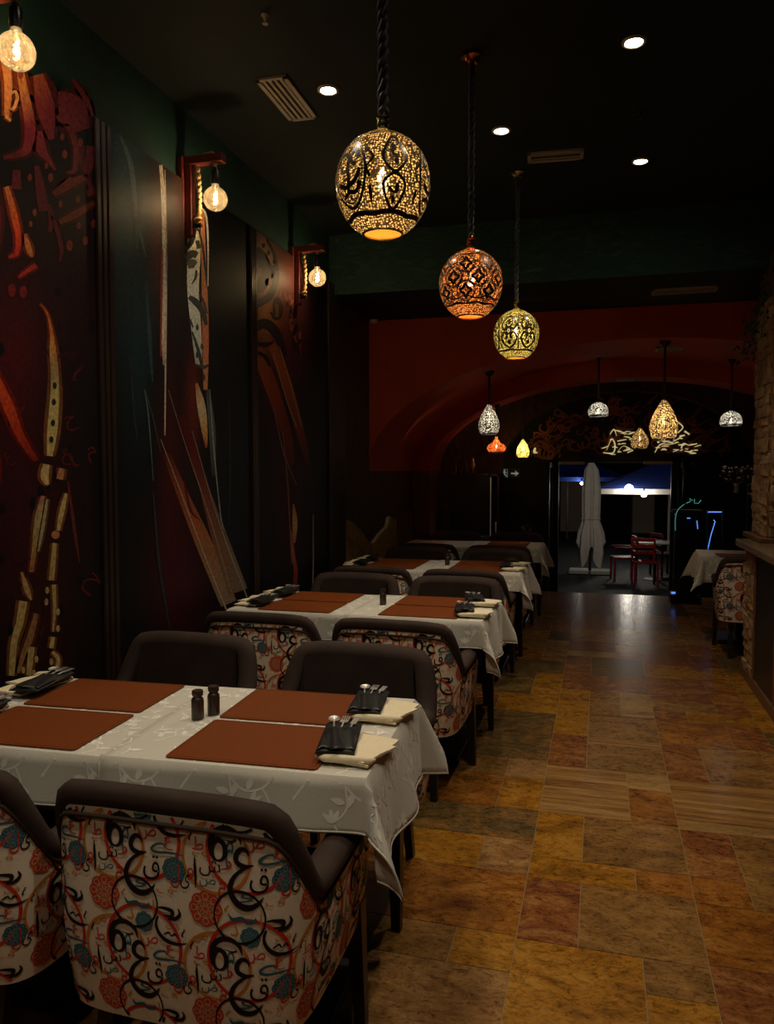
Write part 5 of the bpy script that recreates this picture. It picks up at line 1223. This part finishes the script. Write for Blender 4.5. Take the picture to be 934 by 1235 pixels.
# low black bench back at the edge of the steps
t = thing('bench', 'long low black bench with its back to the steps', 'bench', (-1.35, 9.3, 0))
b = MB(); b.rbox((-.82, .12, .08), (.62, .22, .70), .03, 2); b.build('backrest', 'black_metal', t, True)
b = MB(); b.rbox((-.82, -.35, .28), (.62, .14, .44), .03, 2); b.build('seat', 'black_metal', t, True)
for x in (-.7, .5):
    for y in (-.28, .15): b = MB(); b.box((x - .025, y - .025, 0), (x + .025, y + .025, .30)); b.build('leg', 'black_wood', t)
p = un(637, 655, y=9.48); t = thing('small_plant', 'small dark potted plant on the end of the bench back', 'plant', (-.85, 9.47, .70)); b = MB(); b.lathe([(.035, 0), (.045, .07), (.047, .075)], n=14); b.build('pot', 'planter', t, True)
b = MB()
for k in range(26):
    a = rg.uniform(0, 6.28); e = rg.uniform(.3, 1.4); l = rg.uniform(.05, .10); q = Vector((0, 0, .07)); d = Vector((math.cos(a) * math.cos(e), math.sin(a) * math.cos(e), math.sin(e))); n_ = d.orthogonal().normalized(); b.add([q, q + d * l * .5 + n_ * .012, q + d * l, q + d * l * .5 - n_ * .012], [(0, 1, 2, 3)])
b.build('leaves', 'leaf', t, fix=False)
b = MB(); b.box((-2.47, 8.4, LOW), (-2.44, 10.1, .98)); struct('trim_wood_panel', b, 'wood_panel')
# dark display stand edged with led strips
c = un(828, 735, z=0.0)
t = thing('led_display_stand', 'tall black display stand edged with teal and blue light strips', 'display stand', (c.x, 9.35, 0))
b = MB(); b.rbox((-.13, -.12, 0), (.20, .18, .10), .01, 1); b.rbox((-.09, -.07, .10), (.17, .14, 1.02), .02, 2); b.build('cabinet', 'black_metal', t)
b = MB(); b.rbox((-.12, -.09, 1.02), (.20, .16, 1.06), .008, 1); b.build('top_board', 'black_wood', t)
def MD(px, py): q = un(px, py, y=9.24); return (q.x - c.x, q.y - 9.35, q.z)
b = MB(); b.tube([MD(*q) for q in catmull([(815, 640), (815, 626), (818, 615), (826, 608)], 4)], .004, 6); b.tube([MD(*q) for q in ((828, 607), (833, 605), (832, 601), (836, 604))], .004, 6); b.tube([MD(*q) for q in ((838, 602), (838, 607), (843, 607), (846, 603))], .004, 6); b.build('teal_light_strip', 'led_teal', t, True)
b = MB(); b.tube([MD(810, 715), MD(815, 715)], .012, 6); b.tube([MD(829, 625), MD(834, 625)], .006, 6); b.tube([MD(841, 628), MD(842, 638)], .005, 6); b.build('blue_light_strip', 'led_blue', t, True)
b = MB(); b.tube([MD(834, 624), MD(826, 650), MD(822, 690)], .008, 6); b.tube([MD(815, 645), MD(818, 690)], .008, 6); b.build('arch_frame', 'black_metal', t, True)
# back bar with a blue led strip, shelf and flowers
t = thing('back_bar', 'dark back bar cabinet with slim blue light strips', 'cabinet', (2.1, 9.3, 0))
b = MB(); b.rbox((-.45, .0, 0), (1.0, .55, .72), .01, 1); b.build('base_cabinet', 'black_wood', t)
for x in (-.28, .2, .68): b = MB(); b.rbox((x - .15, -.015, .08), (x + .28, 0, .66), .006, 1); b.build('door', 'black_wood', t)
b = MB(); b.rbox((-.45, .40, .72), (1.0, .50, 1.35), .01, 1); b.build('back_panel', 'black_wood', t)
b = MB(); b.rbox((-.45, .05, 1.22), (1.0, .42, 1.25), .005, 1); b.build('shelf', 'trim_wood', t)
def MBk(px, py): q = un(px, py, y=9.28); return (q.x - 2.1, -.02, q.z)
b = MB(); b.tube([MBk(853, 617.5), MBk(872, 617.5)], .007, 6); b.build('blue_light_strip', 'led_blue', t, True)
b = MB(); b.tube([MBk(861, 627), MBk(863, 629), MBk(858, 645), MBk(852, 672)], .005, 6); b.build('slanting_light_strip', 'led_blue', t, True)
b = MB(); b.tube([MBk(853, 615), MBk(853, 690)], .012, 6); b.tube([MBk(872, 615), MBk(872, 690)], .012, 6); b.build('post', 'black_wood', t, True)
p = un(889, 592, y=9.5); t = thing('flower_vase', 'glass vase of pale and rosy flowers on the back bar shelf', 'vase', (p.x, 9.52, 1.25)); b = MB(); b.lathe([(.025, 0), (.03, .01), (.022, .06), (.03, .11)], n=14); b.build('vase', 'white_plastic', t, True)
b = MB(); s2 = MB()
for k in range(34):
    q = Vector((rg.uniform(-.17, .17), rg.uniform(-.08, .08), rg.uniform(.14, .30))); s2.tube([(0, 0, .08), q], .002, 4)
    bm = bmesh.new(); bmesh.ops.create_icosphere(bm, subdivisions=1, radius=rg.uniform(.012, .022)); bm.verts.index_update(); b.add([v.co + q for v in bm.verts], [[v.index for v in f.verts] for f in bm.faces]); bm.free()
b.build('blossoms', 'flower', t); s2.build('stems', 'leaf', t)

# ================================================================== the street at night
b = MB(); b.box((-12, 12.7, LOW - .2), (16, 30, LOW - .01)); struct('ground_street', b, 'asphalt')
p = un(713, 690, z=LOW); UY = 16.5
c0 = un(713, 600, y=UY)
t = thing('closed_parasol', 'tall white parasol folded and tied, standing outside the doorway', 'parasol', (c0.x, UY, LOW))
zt = un(713, 557, y=UY).z - LOW; zb = un(713, 671, y=UY).z - LOW; zm = un(713, 625, y=UY).z - LOW
b = MB()
def fold_r(v, a):
    prof_ = [(0, .04), (.08, .13), (.3, .17), (.58, .155), (.62, .15), (.75, .22), (.9, .24), (1, .20)]
    for (va, ra), (vb, rb) in zip(prof_, prof_[1:]):
        if va <= v <= vb: r = ra + (rb - ra) * (v - va) / (vb - va); break
    return r * (1 + .22 * math.sin(8 * a) * (.4 + v) + .10 * math.sin(3 * a + 2))
def fp(u, v):
    a = 2 * math.pi * u; z = zt + (zb - zt) * v
    if v > .8: z += .22 * math.sin(4 * a + 1) * (v - .8) / .2
    r = fold_r(v, a); return (r * math.cos(a), r * math.sin(a), z)
b.grid(fp, 96, 40); b.build('folded_canopy', 'white_canvas', t, True)
b = MB(); b.tube([(fold_r(.6, 2 * math.pi * k / 48) * 1.05 * math.cos(2 * math.pi * k / 48), fold_r(.6, 2 * math.pi * k / 48) * 1.05 * math.sin(2 * math.pi * k / 48), zt + (zb - zt) * .6) for k in range(48)], .012, 6, True); b.build('tie_band', 'white_canvas', t, True)
b = MB(); b.lathe([(.03, .06), (.03, zt)], n=12); b.build('pole', 'shaker_wood', t, True)
for sx in (-1, 1): b = MB(); b.rbox((sx * .22 - .2, -.25, 0), (sx * .22 + .2, .25, .07), .01, 1); b.build('base_slab', 'white_plastic', t)
def parasol_open(label, x, y, half, ze, za, lightpos):
    t = thing('open_parasol', label, 'parasol', (x, y, LOW), 0, 'blue cafe parasols on the street')
    b = MB(); n = 10
    pts = [(-half, -half, ze), (half, -half, ze), (half, half, ze), (-half, half, ze)]
    b.add(pts + [(0, 0, za)], [(0, 1, 4), (1, 2, 4), (2, 3, 4), (3, 0, 4)]); o = b.build('canopy', 'blue_canvas', t); so = o.modifiers.new('thick', 'SOLIDIFY'); so.thickness = .01
    b = MB()
    for a, c_ in zip(pts, pts[1:] + pts[:1]): b.add([a, c_, (c_[0], c_[1], ze - .12), (a[0], a[1], ze - .12)], [(0, 1, 2, 3)])
    o = b.build('valance', 'white_canvas' if lightpos else 'blue_canvas', t); so = o.modifiers.new('thick', 'SOLIDIFY'); so.thickness = .006
    b = MB(); b.lathe([(.03, 0), (.03, za)], n=10); b.build('pole', 'white_plastic', t, True)
    for q in pts: b = MB(); b.tube([(0, 0, za - .02), (q[0], q[1], ze - .005)], .012, 5); b.build('rib', 'shaker_wood', t)
    return t
q = un(775, 584, y=19.0); parasol_open('blue cafe parasol with pale valance above the hanging bulbs', q.x + .7, 20.2, 1.75, q.z - LOW - .10, q.z - LOW + .65, True)
PAR = [(q.x + .7, 20.2, 1.75, q.z - .10, q.z + .65)]
q = un(690, 580, y=22.0); parasol_open('blue cafe parasol behind the folded white parasol', q.x - .2, 24.2, 1.7, q.z - LOW + .1, q.z - LOW + .8, False); PAR.append((q.x - .2, 24.2, 1.7, q.z + .1, q.z + .8))
for px, py, s_, lb in ((759, 589, 1.0, 'round white street bulb below the pale valance, larger one'), (777, 596, .75, 'round white street bulb below the pale valance, smaller one'), (702, 583, .45, 'tiny white street bulb beside the folded parasol')):
    pa = PAR[0 if px > 720 else 1]; q = un(px, py, y=pa[1] - pa[2] - .10); roof = pa[3]; t = thing('hanging_bulb', lb, 'light bulb', q, 0, 'bulbs strung over the street')
    b = MB(); b.lathe([(.09 * s_ * math.sin(R(a)) + .001, -.09 * s_ * math.cos(R(a))) for a in range(0, 181, 20)], n=16); b.build('globe', 'street_bulb', t, True)
    b = MB(); b.lathe([(.02, .08 * s_), (.02, .14)], n=8); b.build('socket', 'socket_black', t, True); b = MB(); b.tube([(0, 0, .13), (0, 0, max(.15, roof - q.z - .01)), (0, .115, max(.16, roof - q.z))], .005, 5); b.build('wire', 'socket_black', t)
    lamp('street_light', 'POINT', (0, -.12, -.05), 8 * s_, (1, .9, .75), t, .05)
def make_bistro_chair():
    root = thing('cafe_chair', 'x', 'chair', group='red cafe chairs on the street')
    b = MB(); b.rbox((-.22, -.22, .43), (.22, .22, .46), .01, 1); b.build('seat', 'red_lacquer', root)
    for x in (-.2, .2):
        for y in (-.2, .2):
            b = MB(); b.rbox((x - .018, y - .018, 0), (x + .018, y + .018, .44 if y > 0 else .86), .004, 1); b.build('leg', 'red_lacquer', root)
    for z in (.56, .68, .80): b = MB(); b.rbox((-.2, -.215, z), (.2, -.19, z + .07), .006, 1); b.build('back_slat', 'red_lacquer', root)
    for x in (-.21, .21): b = MB(); b.rbox((x - .02, -.2, .64), (x + .02, .2, .665), .004, 1); b.build('armrest', 'red_lacquer', root)
    return root
bc = make_bistro_chair()
for px, py, y, rz, lb in ((655, 690, 15.6, 0, 'red cafe chair left beside the folded parasol, by the jamb'), (752, 700, 15.7, 100, 'red cafe chair turned sideways to the street table'), (778, 704, 15.0, 185, 'red cafe chair with its back to the doorway steps'), (802, 695, 16.6, -60, 'red cafe chair under the pale valance beyond the table')):
    q = un(px, 690, y=y); clone(bc, (q.x, y, LOW - .01), R(rz), lb, 'red cafe chairs on the street')
q = un(790, 690, y=15.9); t = thing('cafe_table', 'small street cafe table between the red chairs', 'table', (q.x, 15.9, LOW - .01))
b = MB(); b.rbox((-.32, -.32, .72), (.32, .32, .75), .008, 1); b.build('table_top', 'white_plastic', t)
b = MB(); b.lathe([(.22, 0), (.22, .015), (.03, .03), (.03, .72)], n=18); b.build('pedestal', 'black_metal', t, R(40))
t = thing('street_building', 'dark street facade with dim doorway and windows across the road', 'building', (2.0, 27, LOW))
b = MB(); b.box((-14, 0, 0), (12, .4, 6)); b.build('wall', 'far_plaster', t)
for x, z0, z1, w_ in ((-4.4, .3, 1.8, .5), (-2.9, 0, 2.0, .9), (-.6, 0, 2.0, .8), (1.2, .5, 1.9, .9), (3.0, 0, 2.1, .9)):
    b = MB(); b.box((x - w_ / 2, -.04, z0), (x + w_ / 2, .0, z1)); wn = b.build('window_frame', 'black_wood', t); b = MB(); b.box((x - w_ / 2 + .06, -.05, z0 + .06), (x + w_ / 2 - .06, -.04, z1 - .06)); b.build('pane', 'lit_window', wn)

t = thing('added_entrance_lamp', 'unseen lantern added on the outer wall above the doorway', 'wall lamp', (.2, 12.7, 1.95))  # unseen lamp added to brighten the parasols and street chairs
b = MB(); b.rbox((-.06, 0, -.06), (.06, .04, .12), .006, 1); b.build('wall_plate', 'black_metal', t)
b = MB(); b.lathe([(.05, -.10), (.08, .06), (.02, .10)], c=(0, .14, 0), n=16); b.build('shade', 'bulb_glass', t, True)
b = MB(); b.lathe([(.005, -.06), (.03, -.03), (.03, .0), (.012, .04)], c=(0, .14, 0), n=12); b.build('bulb', 'street_bulb', t, True)
b = MB(); b.tube([(0, .02, .09), (0, .14, .11)], .008, 6); b.build('arm', 'black_metal', t)
lamp('added_entrance_light', 'POINT', (0, .16, -.16), 46, (1, .88, .72), t, .04)
